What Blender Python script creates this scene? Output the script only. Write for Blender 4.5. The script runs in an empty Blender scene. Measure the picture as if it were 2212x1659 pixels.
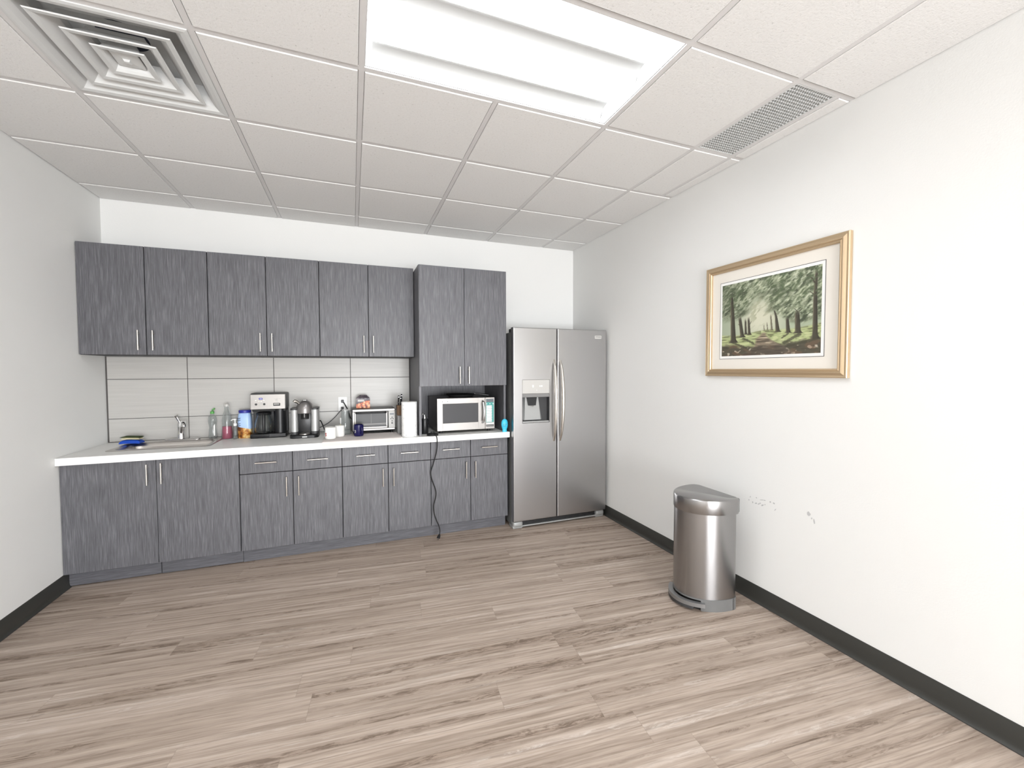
import bpy, bmesh, math, random
import numpy as np
from mathutils import Vector, Matrix, noise as mnoise

random.seed(7)
S = bpy.context.scene
COL = S.collection
PI = math.pi

# ---------------------------------------------------------------- camera, world, exposure
H = 2.6947                       # ceiling tile face
XL, XR = -1.7997, 2.2091         # left / right wall
YB, YF = 2.1155, -6.60           # back wall / wall behind the camera
T = 0.6096                       # ceiling module
ZC = 0.860                       # worktop

cam_d = bpy.data.cameras.new('camera')
cam = bpy.data.objects.new('camera', cam_d)
COL.objects.link(cam)
R = ((0.9342871162, -0.3565107688, -0.0027669866),
     (-0.0148520724, -0.0311652934, -0.9994038925),
     (0.3562120161, 0.9337712762, -0.0344122558))
cam.matrix_world = Matrix(((R[0][0], -R[1][0], -R[2][0], -0.05600586),
                           (R[0][1], -R[1][1], -R[2][1], -1.94558423),
                           (R[0][2], -R[1][2], -R[2][2], 1.40822644),
                           (0, 0, 0, 1)))
cam_d.sensor_fit = 'HORIZONTAL'
cam_d.sensor_width = 36.0
cam_d.lens = 36.0 * 903.95 / 2212.0
cam_d.clip_start = 0.02
S.camera = cam

w = bpy.data.worlds.new('world')
S.world = w
w.use_nodes = True
w.node_tree.nodes['Background'].inputs[0].default_value = (0.9, 0.93, 1.0, 1)
w.node_tree.nodes['Background'].inputs[1].default_value = 1.0

LAMP = 10.0                      # radiance of the fluorescent lenses
# fill light behind an added, unseen window, shaped to even out the walls
VX0, VX1, VZ0, VZ1 = -0.60, 2.05, 0.06, 1.70
fro_d = bpy.data.lights.new('front_fill', 'AREA')
fro_d.shape = 'RECTANGLE'; fro_d.size = VX1 - VX0; fro_d.size_y = VZ1 - VZ0
fro_d.energy = 470.0; fro_d.color = (0.955, 0.975, 1.0)
fro = bpy.data.objects.new('front_fill', fro_d); COL.objects.link(fro)
fro.location = ((VX0 + VX1) / 2, YF - 0.16, (VZ0 + VZ1) / 2)
fro.rotation_euler = (math.pi / 2, 0, 0)

vs = S.view_settings
vs.view_transform = 'Standard'
vs.look = 'None'
vs.exposure = 0.23
vs.gamma = 1.0
vs.use_curve_mapping = False

# ---------------------------------------------------------------- materials
def lin(c):
    return tuple(((v / 255.0) / 12.92 if v / 255.0 <= 0.04045 else ((v / 255.0 + 0.055) / 1.055) ** 2.4) for v in c)

def rgba(c):
    return lin(c) + (1.0,)

def mat(name, c, rough=0.5, metal=0.0, spec=0.5, trans=0.0, ior=1.45, emit=0.0, alpha=1.0, coat=0.0, aniso=0.0):
    m = bpy.data.materials.new(name)
    m.use_nodes = True
    b = m.node_tree.nodes['Principled BSDF']
    b.inputs['Base Color'].default_value = rgba(c)
    b.inputs['Roughness'].default_value = rough
    b.inputs['Metallic'].default_value = metal
    b.inputs['Specular IOR Level'].default_value = spec
    b.inputs['Transmission Weight'].default_value = trans
    b.inputs['IOR'].default_value = ior
    b.inputs['Coat Weight'].default_value = coat
    b.inputs['Anisotropic'].default_value = aniso
    b.inputs['Alpha'].default_value = alpha
    if emit:
        b.inputs['Emission Color'].default_value = rgba(c)
        b.inputs['Emission Strength'].default_value = emit
    return m

class N:
    """small node-graph helper on one material"""
    def __init__(s, m):
        s.m, s.t = m, m.node_tree
        s.b = s.t.nodes['Principled BSDF']
    def new(s, typ, **kw):
        n = s.t.nodes.new(typ)
        for k, v in kw.items():
            setattr(n, k, v)
        return n
    def set(s, sock, v):
        if isinstance(v, bpy.types.NodeSocket):
            s.t.links.new(v, sock)
        else:
            sock.default_value = v
    def math(s, op, a, b=0.0, c=None):
        n = s.new('ShaderNodeMath', operation=op)
        s.set(n.inputs[0], a); s.set(n.inputs[1], b)
        if c is not None: s.set(n.inputs[2], c)
        return n.outputs[0]
    def pos(s):
        return s.new('ShaderNodeNewGeometry').outputs['Position']
    def sep(s, v):
        n = s.new('ShaderNodeSeparateXYZ'); s.set(n.inputs[0], v); return n.outputs
    def comb(s, x, y, z):
        n = s.new('ShaderNodeCombineXYZ')
        for i, v in enumerate((x, y, z)): s.set(n.inputs[i], v)
        return n.outputs[0]
    def noise(s, vec, scale=5, detail=3, rough=0.5, dist=0.0):
        n = s.new('ShaderNodeTexNoise')
        s.set(n.inputs['Vector'], vec); n.inputs['Scale'].default_value = scale
        n.inputs['Detail'].default_value = detail; n.inputs['Roughness'].default_value = rough
        n.inputs['Distortion'].default_value = dist
        return n.outputs['Fac']
    def ramp(s, f, stops):
        n = s.new('ShaderNodeValToRGB')
        el = n.color_ramp.elements
        while len(el) < len(stops): el.new(0.5)
        for e, (p, c) in zip(el, stops):
            e.position = p
            e.color = rgba(c) if len(c) == 3 else c
        s.set(n.inputs[0], f)
        return n.outputs[0]
    def mix(s, f, a, b, mode='MIX'):
        n = s.new('ShaderNodeMix', data_type='RGBA', blend_type=mode)
        s.set(n.inputs[0], f); s.set(n.inputs[6], a); s.set(n.inputs[7], b)
        return n.outputs[2]
    def rng(s, v, a, b, c, d):
        n = s.new('ShaderNodeMapRange')
        for i, q in enumerate((v, a, b, c, d)): s.set(n.inputs[i], q)
        return n.outputs[0]
    def bump(s, h, strength=0.2, dist=0.01):
        n = s.new('ShaderNodeBump')
        n.inputs['Strength'].default_value = strength
        n.inputs['Distance'].default_value = dist
        s.set(n.inputs['Height'], h)
        s.t.links.new(n.outputs[0], s.b.inputs['Normal'])
    def color(s, c): s.set(s.b.inputs['Base Color'], c)
    def rough(s, v): s.set(s.b.inputs['Roughness'], v)

def painted_wall(name, c):
    m = mat(name, c, 0.75, spec=0.25)
    g = N(m)
    h = g.noise(g.pos(), 160, 2, 0.5)
    g.bump(h, 0.12, 0.003)
    return m

def vinyl_floor():
    m = mat('vinyl_plank', (165, 150, 138), 0.5, spec=0.35)
    g = N(m)
    a = -0.0960                                   # planks run a few degrees off the cabinet line
    x, y, z = g.sep(g.pos())
    u = g.math('ADD', g.math('MULTIPLY', x, math.cos(a)), g.math('MULTIPLY', y, math.sin(a)))
    v = g.math('SUBTRACT', g.math('MULTIPLY', y, math.cos(a)), g.math('MULTIPLY', x, math.sin(a)))
    W, L = 0.152, 1.22
    vr = g.math('DIVIDE', v, W)
    row = g.math('FLOOR', vr)
    wn = g.new('ShaderNodeTexWhiteNoise', noise_dimensions='1D'); g.set(wn.inputs['W'], row)
    us = g.math('ADD', g.math('DIVIDE', u, L), g.math('MULTIPLY', wn.outputs[0], 7.3))
    col = g.math('FLOOR', us)
    wid = g.new('ShaderNodeTexWhiteNoise', noise_dimensions='2D')
    g.set(wid.inputs['Vector'], g.comb(row, col, 0.0))
    pid = wid.outputs['Value']
    fr = g.math('FRACT', vr); fc = g.math('FRACT', us)
    off = g.math('MULTIPLY', pid, 53.0)
    def grain(su, sv, sc, det, rough=0.55, dist=0.0):
        return g.noise(g.comb(g.math('ADD', g.math('MULTIPLY', u, su), off), g.math('MULTIPLY', v, sv), off), sc, det, rough, dist)
    broad = grain(0.45, 17.0, 1.0, 3, 0.55, 0.3)
    mid = grain(1.5, 42.0, 1.0, 4, 0.6, 0.5)
    fine = grain(6.0, 170.0, 1.0, 3, 0.6)
    ragged = grain(6.0, 34.0, 1.0, 5, 0.75, 1.6)
    base = g.ramp(broad, [(0.25, (158, 140, 126)), (0.45, (180, 164, 151)), (0.6, (189, 173, 160)), (0.78, (203, 189, 178))])
    base = g.mix(g.rng(mid, 0.42, 0.72, 0.0, 0.75), base, rgba((140, 124, 111)))
    base = g.mix(g.rng(mid, 0.42, 0.26, 0.0, 0.50), base, rgba((205, 195, 186)))
    base = g.mix(g.rng(fine, 0.46, 0.72, 0.0, 0.45), base, rgba((120, 106, 95)))
    streak = g.math('MULTIPLY', g.rng(broad, 0.47, 0.36, 0.0, 1.0), g.rng(ragged, 0.47, 0.58, 0.0, 1.0))
    base = g.mix(g.math('MULTIPLY', streak, 0.72), base, rgba((92, 76, 64)))
    pale = g.math('MULTIPLY', g.rng(broad, 0.56, 0.70, 0.0, 1.0), g.rng(ragged, 0.50, 0.60, 0.0, 1.0))
    base = g.mix(g.math('MULTIPLY', pale, 0.6), base, rgba((214, 205, 197)))
    # cathedral grain arcs on some planks
    wv = g.new('ShaderNodeTexWave', wave_type='BANDS', bands_direction='Y')
    g.set(wv.inputs['Vector'], g.comb(g.math('MULTIPLY', u, 1.4), g.math('MULTIPLY', v, 9.0), off))
    wv.inputs['Scale'].default_value = 1.3; wv.inputs['Distortion'].default_value = 9.0
    wv.inputs['Detail'].default_value = 2.0; wv.inputs['Detail Scale'].default_value = 0.7
    arcs = g.math('MULTIPLY', g.rng(wv.outputs['Fac'], 0.82, 1.0, 0.0, 1.0), g.rng(pid, 0.45, 0.7, 0.0, 0.45))
    base = g.mix(arcs, base, rgba((126, 112, 100)))
    tone = g.rng(pid, 0.0, 1.0, 0.97, 1.03)
    base = g.mix(1.0, base, g.comb(tone, tone, tone), 'MULTIPLY')
    e1 = g.math('MINIMUM', fr, g.math('SUBTRACT', 1.0, fr))
    e2 = g.math('MULTIPLY', g.math('MINIMUM', fc, g.math('SUBTRACT', 1.0, fc)), L / W)
    joint = g.rng(g.math('MINIMUM', e1, e2), 0.003, 0.010, 0.30, 0.0)
    base = g.mix(joint, base, rgba((108, 94, 84)))
    g.color(base)
    g.rough(g.rng(mid, 0.3, 0.7, 0.42, 0.58))
    g.bump(g.math('SUBTRACT', fine, g.math('MULTIPLY', joint, 2.0)), 0.10, 0.002)
    return m

def ceiling_tile():
    m = mat('mineral_fibre_tile', (214, 208, 204), 0.9, spec=0.1)
    g = N(m)
    p = g.pos()
    n1 = g.noise(p, 95, 4, 0.65)
    n2 = g.noise(p, 260, 2, 0.5)
    c = g.ramp(n1, [(0.26, (190, 188, 186)), (0.38, (231, 230, 228)), (0.8, (236, 235, 234))])
    g.color(c)
    g.bump(g.math('ADD', n1, g.math('MULTIPLY', n2, 0.4)), 0.30, 0.005)
    return m

def cabinet_laminate(name, vertical=True, c0=(70, 70, 74), c1=(95, 95, 99), c2=(126, 125, 130), rough=0.42):
    m = mat(name, c1, rough, spec=0.45)
    g = N(m)
    x, y, z = g.sep(g.pos())
    if vertical:
        hx = g.math('ADD', x, g.math('MULTIPLY', y, 0.9)); lz = z
    else:
        hx = g.math('ADD', z, g.math('MULTIPLY', y, 0.9)); lz = x
    wob = g.noise(g.comb(g.math('MULTIPLY', hx, 9.0), 0.0, g.math('MULTIPLY', lz, 5.0)), 1.0, 2)
    hx2 = g.math('ADD', hx, g.math('MULTIPLY', wob, 0.011))
    a = g.noise(g.comb(g.math('MULTIPLY', hx2, 210.0), 3.0, g.math('MULTIPLY', lz, 7.5)), 1.0, 4, 0.6)
    b = g.noise(g.comb(g.math('MULTIPLY', hx2, 55.0), 9.0, g.math('MULTIPLY', lz, 2.2)), 1.0, 3, 0.6)
    f = g.math('ADD', g.math('MULTIPLY', a, 0.72), g.math('MULTIPLY', b, 0.28))
    g.color(g.ramp(f, [(0.30, c0), (0.5, c1), (0.70, c2)]))
    g.bump(a, 0.06, 0.002)
    return m

def brushed(name, c, rough=0.3, axis='x', amt=0.02):
    m = mat(name, c, rough, metal=1.0)
    g = N(m)
    x, y, z = g.sep(g.pos())
    v = {'x': g.comb(g.math('MULTIPLY', x, 4.0), g.math('MULTIPLY', y, 4.0), g.math('MULTIPLY', z, 900.0)),
         'z': g.comb(g.math('MULTIPLY', x, 900.0), g.math('MULTIPLY', y, 900.0), g.math('MULTIPLY', z, 4.0))}[axis]
    n = g.noise(v, 1.0, 2)
    g.rough(g.rng(n, 0.3, 0.7, rough - amt, rough + amt))
    return m

def can_steel():
    m = mat('brushed_can_steel', (162, 161, 161), 0.27, metal=1.0, aniso=0.8)
    g = N(m)
    tn = g.new('ShaderNodeTangent', direction_type='RADIAL', axis='Z')
    g.t.links.new(tn.outputs[0], g.b.inputs['Tangent'])
    g.b.inputs['Anisotropic Rotation'].default_value = 0.25
    return m

def attr_color(name, rough=0.6, coat=0.0):
    m = mat(name, (255, 255, 255), rough, coat=coat)
    g = N(m)
    a = g.new('ShaderNodeAttribute', attribute_name='Col')
    g.color(a.outputs['Color'])
    return m

M = {
 'wall': painted_wall('wall_paint', (233, 233, 231)),
 'scuff': mat('wall_scuff', (192, 192, 192), 0.8),
 'floor': vinyl_floor(),
 'tile': ceiling_tile(),
 'tee': mat('grid_metal', (218, 216, 215), 0.5, spec=0.3),
 'rubber': mat('black_rubber', (56, 56, 53), 0.42, spec=0.45),
 'cab': cabinet_laminate('grey_laminate'),
 'toe': cabinet_laminate('grey_laminate_horizontal', False, (72, 72, 76), (92, 92, 97), (116, 116, 121)),
 'cabdark': mat('carcass_gap_shade', (40, 38, 42), 0.6),  # carcass coloured dark to stand in for shade in the door gaps
 'counter': mat('white_worktop', (240, 239, 236), 0.35),
 'steel_bar': mat('brushed_nickel', (205, 200, 193), 0.28, metal=1.0),
 'steel': brushed('stainless_steel', (180, 179, 179), 0.33, 'x', 0.01),
 'steel_front': brushed('appliance_steel', (150, 147, 144), 0.42, 'x', 0.02),
 'steel_can': can_steel(),
 'can_plastic': mat('grey_can_plastic', (104, 104, 103), 0.45),
 'can_pedal': mat('grey_pedal_metal', (150, 150, 150), 0.35, metal=0.7),
 'steel_sink': mat('sink_steel', (206, 202, 198), 0.28, metal=1.0),
 'chrome': mat('chrome', (225, 225, 226), 0.07, metal=1.0),
 'fridge_side': mat('fridge_side_grey', (104, 105, 104), 0.5),
 'silver_plastic': mat('silver_plastic', (165, 166, 165), 0.38, metal=0.35),
 'gasket': mat('dark_gasket', (34, 33, 34), 0.6),
 'black': mat('black_plastic', (24, 25, 27), 0.35),
 'blackmatte': mat('black_matte', (20, 20, 21), 0.6),
 'darkgrey': mat('dark_grey_plastic', (58, 58, 59), 0.45),
 'grey': mat('grey_plastic', (126, 125, 124), 0.45),
 'lightgrey': mat('light_grey_plastic', (188, 186, 182), 0.4),
 'white': mat('white_plastic', (238, 238, 236), 0.35),
 'dim_reflector': mat('shade_grey_reflector', (180, 180, 179), 0.6, spec=0.2),  # white reflector wall painted grey to stand for its lower brightness
 'enamel': mat('white_enamel', (232, 233, 233), 0.55),
 'lens': mat('lamp_lens', (248, 252, 255), 0.5, emit=LAMP),
 'ventwhite': mat('vent_white', (212, 213, 212), 0.5),
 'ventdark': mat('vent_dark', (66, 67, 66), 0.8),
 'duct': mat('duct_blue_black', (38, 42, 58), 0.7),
 'gold': mat('gold_leaf', (203, 180, 148), 0.36, metal=0.65),
 'matboard': mat('cream_matboard', (232, 227, 218), 0.85, spec=0.1),
 'matline': mat('dark_mat_edge', (100, 98, 98), 0.8),
 'paper': mat('white_paper', (240, 240, 237), 0.8, spec=0.1),
 'art': attr_color('painted_print', 0.45, 0.0),
 'glass': mat('clear_glass', (245, 248, 248), 0.03, trans=1.0, ior=1.45),
 'clearplastic': mat('clear_plastic', (240, 243, 243), 0.08, trans=0.95, ior=1.3),
 'window': mat('smoked_oven_glass', (84, 84, 85), 0.3, spec=0.2),
 'mwwindow': mat('microwave_window', (70, 70, 72), 0.4, spec=0.25),
 'teal': mat('teal_panel', (72, 152, 146), 0.5),
 'slate': mat('display_slate', (92, 98, 104), 0.35),
 'pink': mat('pink_soap', (204, 48, 104), 0.25, trans=0.25),
 'green': mat('green_cap', (86, 158, 78), 0.4),
 'navyglaze': mat('navy_glaze', (22, 20, 72), 0.18),
 'mugwhite': mat('mug_glaze', (240, 239, 235), 0.18),
 'red': mat('red_print', (176, 44, 38), 0.5),
 'cyan': mat('cyan_plastic', (64, 190, 222), 0.4),
 'blue': mat('blue_cloth', (22, 72, 178), 0.8),
 'cream': mat('cream_sponge', (222, 214, 178), 0.9),
 'scourer': mat('green_scourer', (62, 72, 40), 0.95),
 'lidblue': mat('blue_lid', (42, 46, 140), 0.4),
 'wood': mat('brown_wood', (92, 64, 34), 0.55),
 'mattowel': mat('beige_drying_mat', (218, 211, 207), 0.95, spec=0.1),
 'lcd': mat('lcd_blue', (70, 66, 160), 0.3),
 'lcdlight': mat('lcd_digits', (176, 180, 226), 0.3),
 'groutdark': mat('dark_grout', (84, 81, 79), 0.8),
 'headgrey': mat('machine_head_grey', (132, 129, 128), 0.28, metal=0.7),
}
def pane_mat():
    m = bpy.data.materials.new('fill_window_glass'); m.use_nodes = True
    t = m.node_tree; b = t.nodes['Principled BSDF']; out = t.nodes['Material Output']
    b.inputs['Base Color'].default_value = (.9, .95, .95, 1); b.inputs['Roughness'].default_value = .03
    tr = t.nodes.new('ShaderNodeBsdfTransparent'); mx = t.nodes.new('ShaderNodeMixShader'); mx.inputs[0].default_value = .06
    t.links.new(tr.outputs[0], mx.inputs[1]); t.links.new(b.outputs[0], mx.inputs[2]); t.links.new(mx.outputs[0], out.inputs[0])
    return m
M['pane'] = pane_mat()
def tile_mat():
    m = mat('backsplash_tile', (198, 195, 190), 0.32, spec=0.4)
    g = N(m)
    x, y, z = g.sep(g.pos())
    n = g.noise(g.comb(g.math('MULTIPLY', x, 2.2), 0.0, g.math('MULTIPLY', z, 60.0)), 1.0, 3)
    g.color(g.ramp(n, [(0.3, (180, 178, 174)), (0.7, (188, 186, 182))]))
    return m
M['bstile'] = tile_mat()
def towel_mat():
    m = mat('paper_towel', (243, 243, 241), 0.9, spec=0.1)
    g = N(m)
    p = g.pos()
    a = g.noise(p, 14, 2, 0.5, 1.5); b = g.noise(p, 60, 2)
    f = g.math('MULTIPLY', g.rng(g.math('ABSOLUTE', g.math('SUBTRACT', a, 0.52)), 0.0, 0.03, 1.0, 0.0), g.rng(b, 0.44, 0.58, 0.0, 0.8))
    g.color(g.mix(f, rgba((243, 243, 241)), rgba((150, 158, 162))))
    return m
M['towel'] = towel_mat()
def tub_mat():
    m = mat('tub_print', (160, 188, 226), 0.35)
    g = N(m)
    x, y, z = g.sep(g.pos())
    n = g.noise(g.pos(), 26, 3)
    food = g.ramp(n, [(0.36, (96, 52, 20)), (0.46, (176, 112, 44)), (0.56, (214, 176, 108)), (0.68, (236, 220, 170))])
    edge = g.math('ADD', z, g.math('MULTIPLY', g.math('ADD', x, 0.88), 0.25))
    f = g.math('LESS_THAN', edge, 0.945)
    g.color(g.mix(f, rgba((166, 193, 230)), food))
    return m
M['tub'] = tub_mat()
def snack_mat():
    m = mat('snack_carton_print', (200, 120, 80), 0.4)
    g = N(m)
    x, y, z = g.sep(g.pos())
    n = g.noise(g.pos(), 38, 3)
    food = g.ramp(n, [(0.40, (92, 34, 20)), (0.47, (206, 96, 54)), (0.56, (236, 160, 112)), (0.66, (248, 214, 178))])
    dark = g.ramp(n, [(0.4, (66, 60, 68)), (0.6, (112, 104, 110))])
    f = g.math('LESS_THAN', g.math('SUBTRACT', z, g.math('MULTIPLY', x, 0.35)), 1.118)
    g.color(g.mix(f, dark, food))
    return m
M['snack'] = snack_mat()

# ---------------------------------------------------------------- mesh helpers
class MB:
    """collects primitives into ONE mesh; several materials allowed"""
    def __init__(s):
        s.v, s.f, s.mi, s.sm = [], [], [], []
        s.mats = []
    def _m(s, m):
        if m not in s.mats: s.mats.append(m)
        return s.mats.index(m)
    def add(s, verts, faces, m, smooth=False, X=None):
        o = len(s.v)
        if X is not None: verts = [X @ Vector(q) for q in verts]
        s.v += [tuple(q) for q in verts]
        k = s._m(m)
        for f in faces:
            s.f.append([i + o for i in f]); s.mi.append(k); s.sm.append(smooth)
        return s
    def box(s, x0, x1, y0, y1, z0, z1, m, bev=0.0, seg=2, X=None):
        bm = bmesh.new()
        bmesh.ops.create_cube(bm, size=1.0)
        for q in bm.verts:
            q.co = Vector(((x0 + x1) / 2 + q.co.x * (x1 - x0), (y0 + y1) / 2 + q.co.y * (y1 - y0), (z0 + z1) / 2 + q.co.z * (z1 - z0)))
        if bev > 0:
            bmesh.ops.bevel(bm, geom=list(bm.edges), offset=bev, segments=seg, profile=0.5, affect='EDGES')
        bm.verts.index_update()
        s.add([q.co[:] for q in bm.verts], [[q.index for q in f.verts] for f in bm.faces], m, bev > 0.004, X)
        bm.free()
        return s
    def lathe(s, prof, m, c=(0, 0, 0), seg=32, X=None, sx=1.0, sy=1.0):
        vs_, fs = [], []
        n = len(prof)
        for r, z in prof:
            for k in range(seg):
                a = 2 * PI * k / seg
                vs_.append((c[0] + r * sx * math.cos(a), c[1] + r * sy * math.sin(a), c[2] + z))
        for i in range(n - 1):
            for k in range(seg):
                k2 = (k + 1) % seg
                fs.append([i * seg + k, i * seg + k2, (i + 1) * seg + k2, (i + 1) * seg + k])
        if prof[0][0] > 1e-6: fs.append(list(range(seg - 1, -1, -1)))
        if prof[-1][0] > 1e-6: fs.append([(n - 1) * seg + k for k in range(seg)])
        return s.add(vs_, fs, m, True, X)
    def tube(s, pts, r, m, seg=10, smooth_path=True, flat=1.0, X=None):
        P = [Vector(p) for p in pts]
        rad = list(r) if isinstance(r, (list, tuple)) else [r] * len(P)
        if smooth_path and len(P) > 2:
            Q, RR = [], []
            for i in range(len(P) - 1):
                p0, p1, p2, p3 = P[max(i - 1, 0)], P[i], P[i + 1], P[min(i + 2, len(P) - 1)]
                for k in range(6):
                    t = k / 6
                    Q.append(0.5 * ((2 * p1) + (p2 - p0) * t + (2 * p0 - 5 * p1 + 4 * p2 - p3) * t * t + (3 * p1 - p0 - 3 * p2 + p3) * t ** 3))
                    RR.append(rad[i] * (1 - t) + rad[i + 1] * t)
            Q.append(P[-1]); RR.append(rad[-1])
            P, rad = Q, RR
        vs_, fs = [], []
        nrm = None
        for i, p in enumerate(P):
            d = (P[min(i + 1, len(P) - 1)] - P[max(i - 1, 0)]).normalized()
            if nrm is None:
                up = Vector((0, 0, 1)) if abs(d.z) < 0.9 else Vector((1, 0, 0))
                nrm = (up - d * up.dot(d)).normalized()
            else:
                nrm = (nrm - d * nrm.dot(d)).normalized()
            bi = d.cross(nrm)
            for k in range(seg):
                a = 2 * PI * k / seg
                vs_.append(p + nrm * (rad[i] * math.cos(a)) + bi * (rad[i] * flat * math.sin(a)))
        for i in range(len(P) - 1):
            for k in range(seg):
                k2 = (k + 1) % seg
                fs.append([i * seg + k, i * seg + k2, (i + 1) * seg + k2, (i + 1) * seg + k])
        fs.append(list(range(seg - 1, -1, -1)))
        fs.append([(len(P) - 1) * seg + k for k in range(seg)])
        return s.add(vs_, fs, m, True, X)
    def cyl(s, p0, p1, r, m, seg=16):
        return s.tube([p0, p1], r, m, seg, False)
    def prism(s, outline, axis, a0, a1, m, smooth=False, X=None):
        """outline of 2-D points extruded along an axis ('x','y','z')"""
        def P(q, a):
            return {'x': (a, q[0], q[1]), 'y': (q[0], a, q[1]), 'z': (q[0], q[1], a)}[axis]
        n = len(outline)
        vs_ = [P(q, a0) for q in outline] + [P(q, a1) for q in outline]
        fs = [list(range(n - 1, -1, -1)), list(range(n, 2 * n))]
        for i in range(n):
            j = (i + 1) % n
            fs.append([i, j, n + j, n + i])
        return s.add(vs_, fs, m, smooth, X)
    def loft(s, rings, m, smooth=True, cap=True, X=None):
        n = len(rings[0])
        vs_ = [q for r in rings for q in r]
        fs = []
        for i in range(len(rings) - 1):
            for k in range(n):
                k2 = (k + 1) % n
                fs.append([i * n + k, i * n + k2, (i + 1) * n + k2, (i + 1) * n + k])
        if cap:
            fs.append(list(range(n - 1, -1, -1)))
            fs.append([(len(rings) - 1) * n + k for k in range(n)])
        return s.add(vs_, fs, m, smooth, X)
    def sphere(s, c, r, m, sx=1, sy=1, sz=1, seg=24, z0=-1.0, z1=1.0):
        prof = []
        a0, a1 = math.asin(z0), math.asin(z1)
        for i in range(13):
            a = a0 + (a1 - a0) * i / 12
            prof.append((max(r * math.cos(a), 0.0), r * math.sin(a) * sz))
        return s.lathe(prof, m, c, seg, None, sx, sy)
    def build(s, name, parent=None, sharp=38, label=None):
        me = bpy.data.meshes.new(name)
        org = origin_of(parent)
        me.from_pydata([(q[0] - org[0], q[1] - org[1], q[2] - org[2]) for q in s.v], [], s.f)
        for m in s.mats: me.materials.append(m)
        me.polygons.foreach_set('material_index', s.mi)
        me.polygons.foreach_set('use_smooth', s.sm)
        bm = bmesh.new(); bm.from_mesh(me)
        bmesh.ops.remove_doubles(bm, verts=bm.verts, dist=1e-6)
        bmesh.ops.recalc_face_normals(bm, faces=bm.faces)
        lim = math.radians(sharp)
        for e in bm.edges:
            if len(e.link_faces) == 2 and e.calc_face_angle(0) > lim: e.smooth = False
        bm.to_mesh(me); bm.free()
        me.update()
        o = bpy.data.objects.new(name, me)
        COL.objects.link(o)
        if parent is not None: o.parent = parent
        if label: o['label'] = label
        return o

def origin_of(p):
    v = Vector((0, 0, 0))
    while p is not None:
        v += p.location; p = p.parent
    return v

def thing(name, label, cat, loc, group=None):
    o = bpy.data.objects.new(name, None)
    o.empty_display_size = 0.05
    COL.objects.link(o)
    o.location = loc
    o['label'] = label; o['category'] = cat
    if group: o['group'] = group
    return o

def tag(o, label, cat, group=None):
    o['label'] = label; o['category'] = cat
    if group: o['group'] = group
    return o

def struct(o):
    o['kind'] = 'structure'
    return o

def copy_thing(o, loc, label=None):
    r = o.copy(); COL.objects.link(r); r.location = loc
    if label: r['label'] = label
    for ch in list(o.children):
        c = ch.copy(); COL.objects.link(c); c.parent = r
        for g_ in list(ch.children):
            d = g_.copy(); COL.objects.link(d); d.parent = c
    return r

# ---------------------------------------------------------------- setting
mb = MB(); mb.box(XL - .12, XR + .12, YF - .12, YB + .12, -0.1, 0.0, M['floor']); struct(mb.build('floor'))
mb = MB(); mb.box(XL - .12, XR + .12, YB, YB + .12, 0, H + .30, M['wall']); struct(mb.build('wall_back'))
mb = MB()
mb.box(XL - .12, VX0, YF - .12, YF, 0, H + .30, M['wall']); mb.box(VX1, XR + .12, YF - .12, YF, 0, H + .30, M['wall'])
mb.box(VX0, VX1, YF - .12, YF, 0, VZ0, M['wall']); mb.box(VX0, VX1, YF - .12, YF, VZ1, H + .30, M['wall'])
struct(mb.build('wall_front'))
mb = MB()
for k in range(4):
    x = VX0 + (VX1 - VX0) * k / 3
    a = .0 if k == 0 else .05 if k == 3 else .025
    mb.box(x - a, x - a + .05, YF - .09, YF - .03, VZ0, VZ1, M['darkgrey'])
mb.box(VX0, VX1, YF - .09, YF - .03, VZ0, VZ0 + .05, M['darkgrey']); mb.box(VX0, VX1, YF - .09, YF - .03, VZ1 - .05, VZ1, M['darkgrey'])
w1 = struct(mb.build('fill_window_1'))  # added window frame, unseen, an opening for the fill light
mb = MB(); mb.box(VX0 + .02, VX1 - .02, YF - .064, YF - .058, VZ0 + .02, VZ1 - .02, M['pane']); mb.build('fill_window_pane', w1)
mb = MB(); mb.box(XL - .12, XL, YF, YB, 0, H + .30, M['wall']); struct(mb.build('wall_left'))

def patch(mb, y, z, ry, rz, ang, m, n=8):
    """thin irregular paint chip on the right wall"""
    ca, sa = math.cos(ang), math.sin(ang)
    ring = []
    for k in range(n):
        a = 2 * PI * k / n
        q = 0.75 + 0.5 * random.random()
        dy, dz = ry * q * math.cos(a), rz * q * math.sin(a)
        ring.append((y + dy * ca - dz * sa, z + dy * sa + dz * ca))
    mb.prism(ring, 'x', XR - 0.0006, XR + 0.001, m)
mb = MB(); mb.box(XR, XR + .12, YF, YB, 0, H + .30, M['wall'])
def wpt(px, py):
    d = Vector((R[0][0], R[0][1], R[0][2])) * ((px - 1106) / 903.95) + Vector((R[1][0], R[1][1], R[1][2])) * ((py - 829.5) / 903.95) + Vector(R[2])
    t = (XR + 0.05600586) / d.x
    return -1.94558423 + t * d.y, 1.40822644 + t * d.z
for (px, py, ry, rz, an) in [(1621, 1073, .003, .006, .3), (1634, 1075, .005, .004, .2), (1626, 1085, .004, .006, .2), (1633, 1087, .009, .004, -.3),
                             (1639, 1088.5, .008, .004, -.5), (1646, 1080, .015, .002, -.2), (1652, 1081, .006, .003, -.3), (1647, 1091.5, .010, .004, -.6),
                             (1664, 1084.5, .005, .005, 0), (1672, 1087.5, .006, .005, 0), (1652.5, 1090, .003, .005, 0), (1642, 1087, .004, .004, 0),
                             (1675, 1101, .010, .002, -1.0), (1618, 1079.5, .004, .004, 0), (1747, 1109.5, .009, .011, 0), (1753.5, 1120, .004, .006, .3), (1759, 1126, .004, .017, -.2)]:
    yy, zz = wpt(px, py)
    patch(mb, yy, zz, ry, rz, an, M['scuff'])
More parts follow.
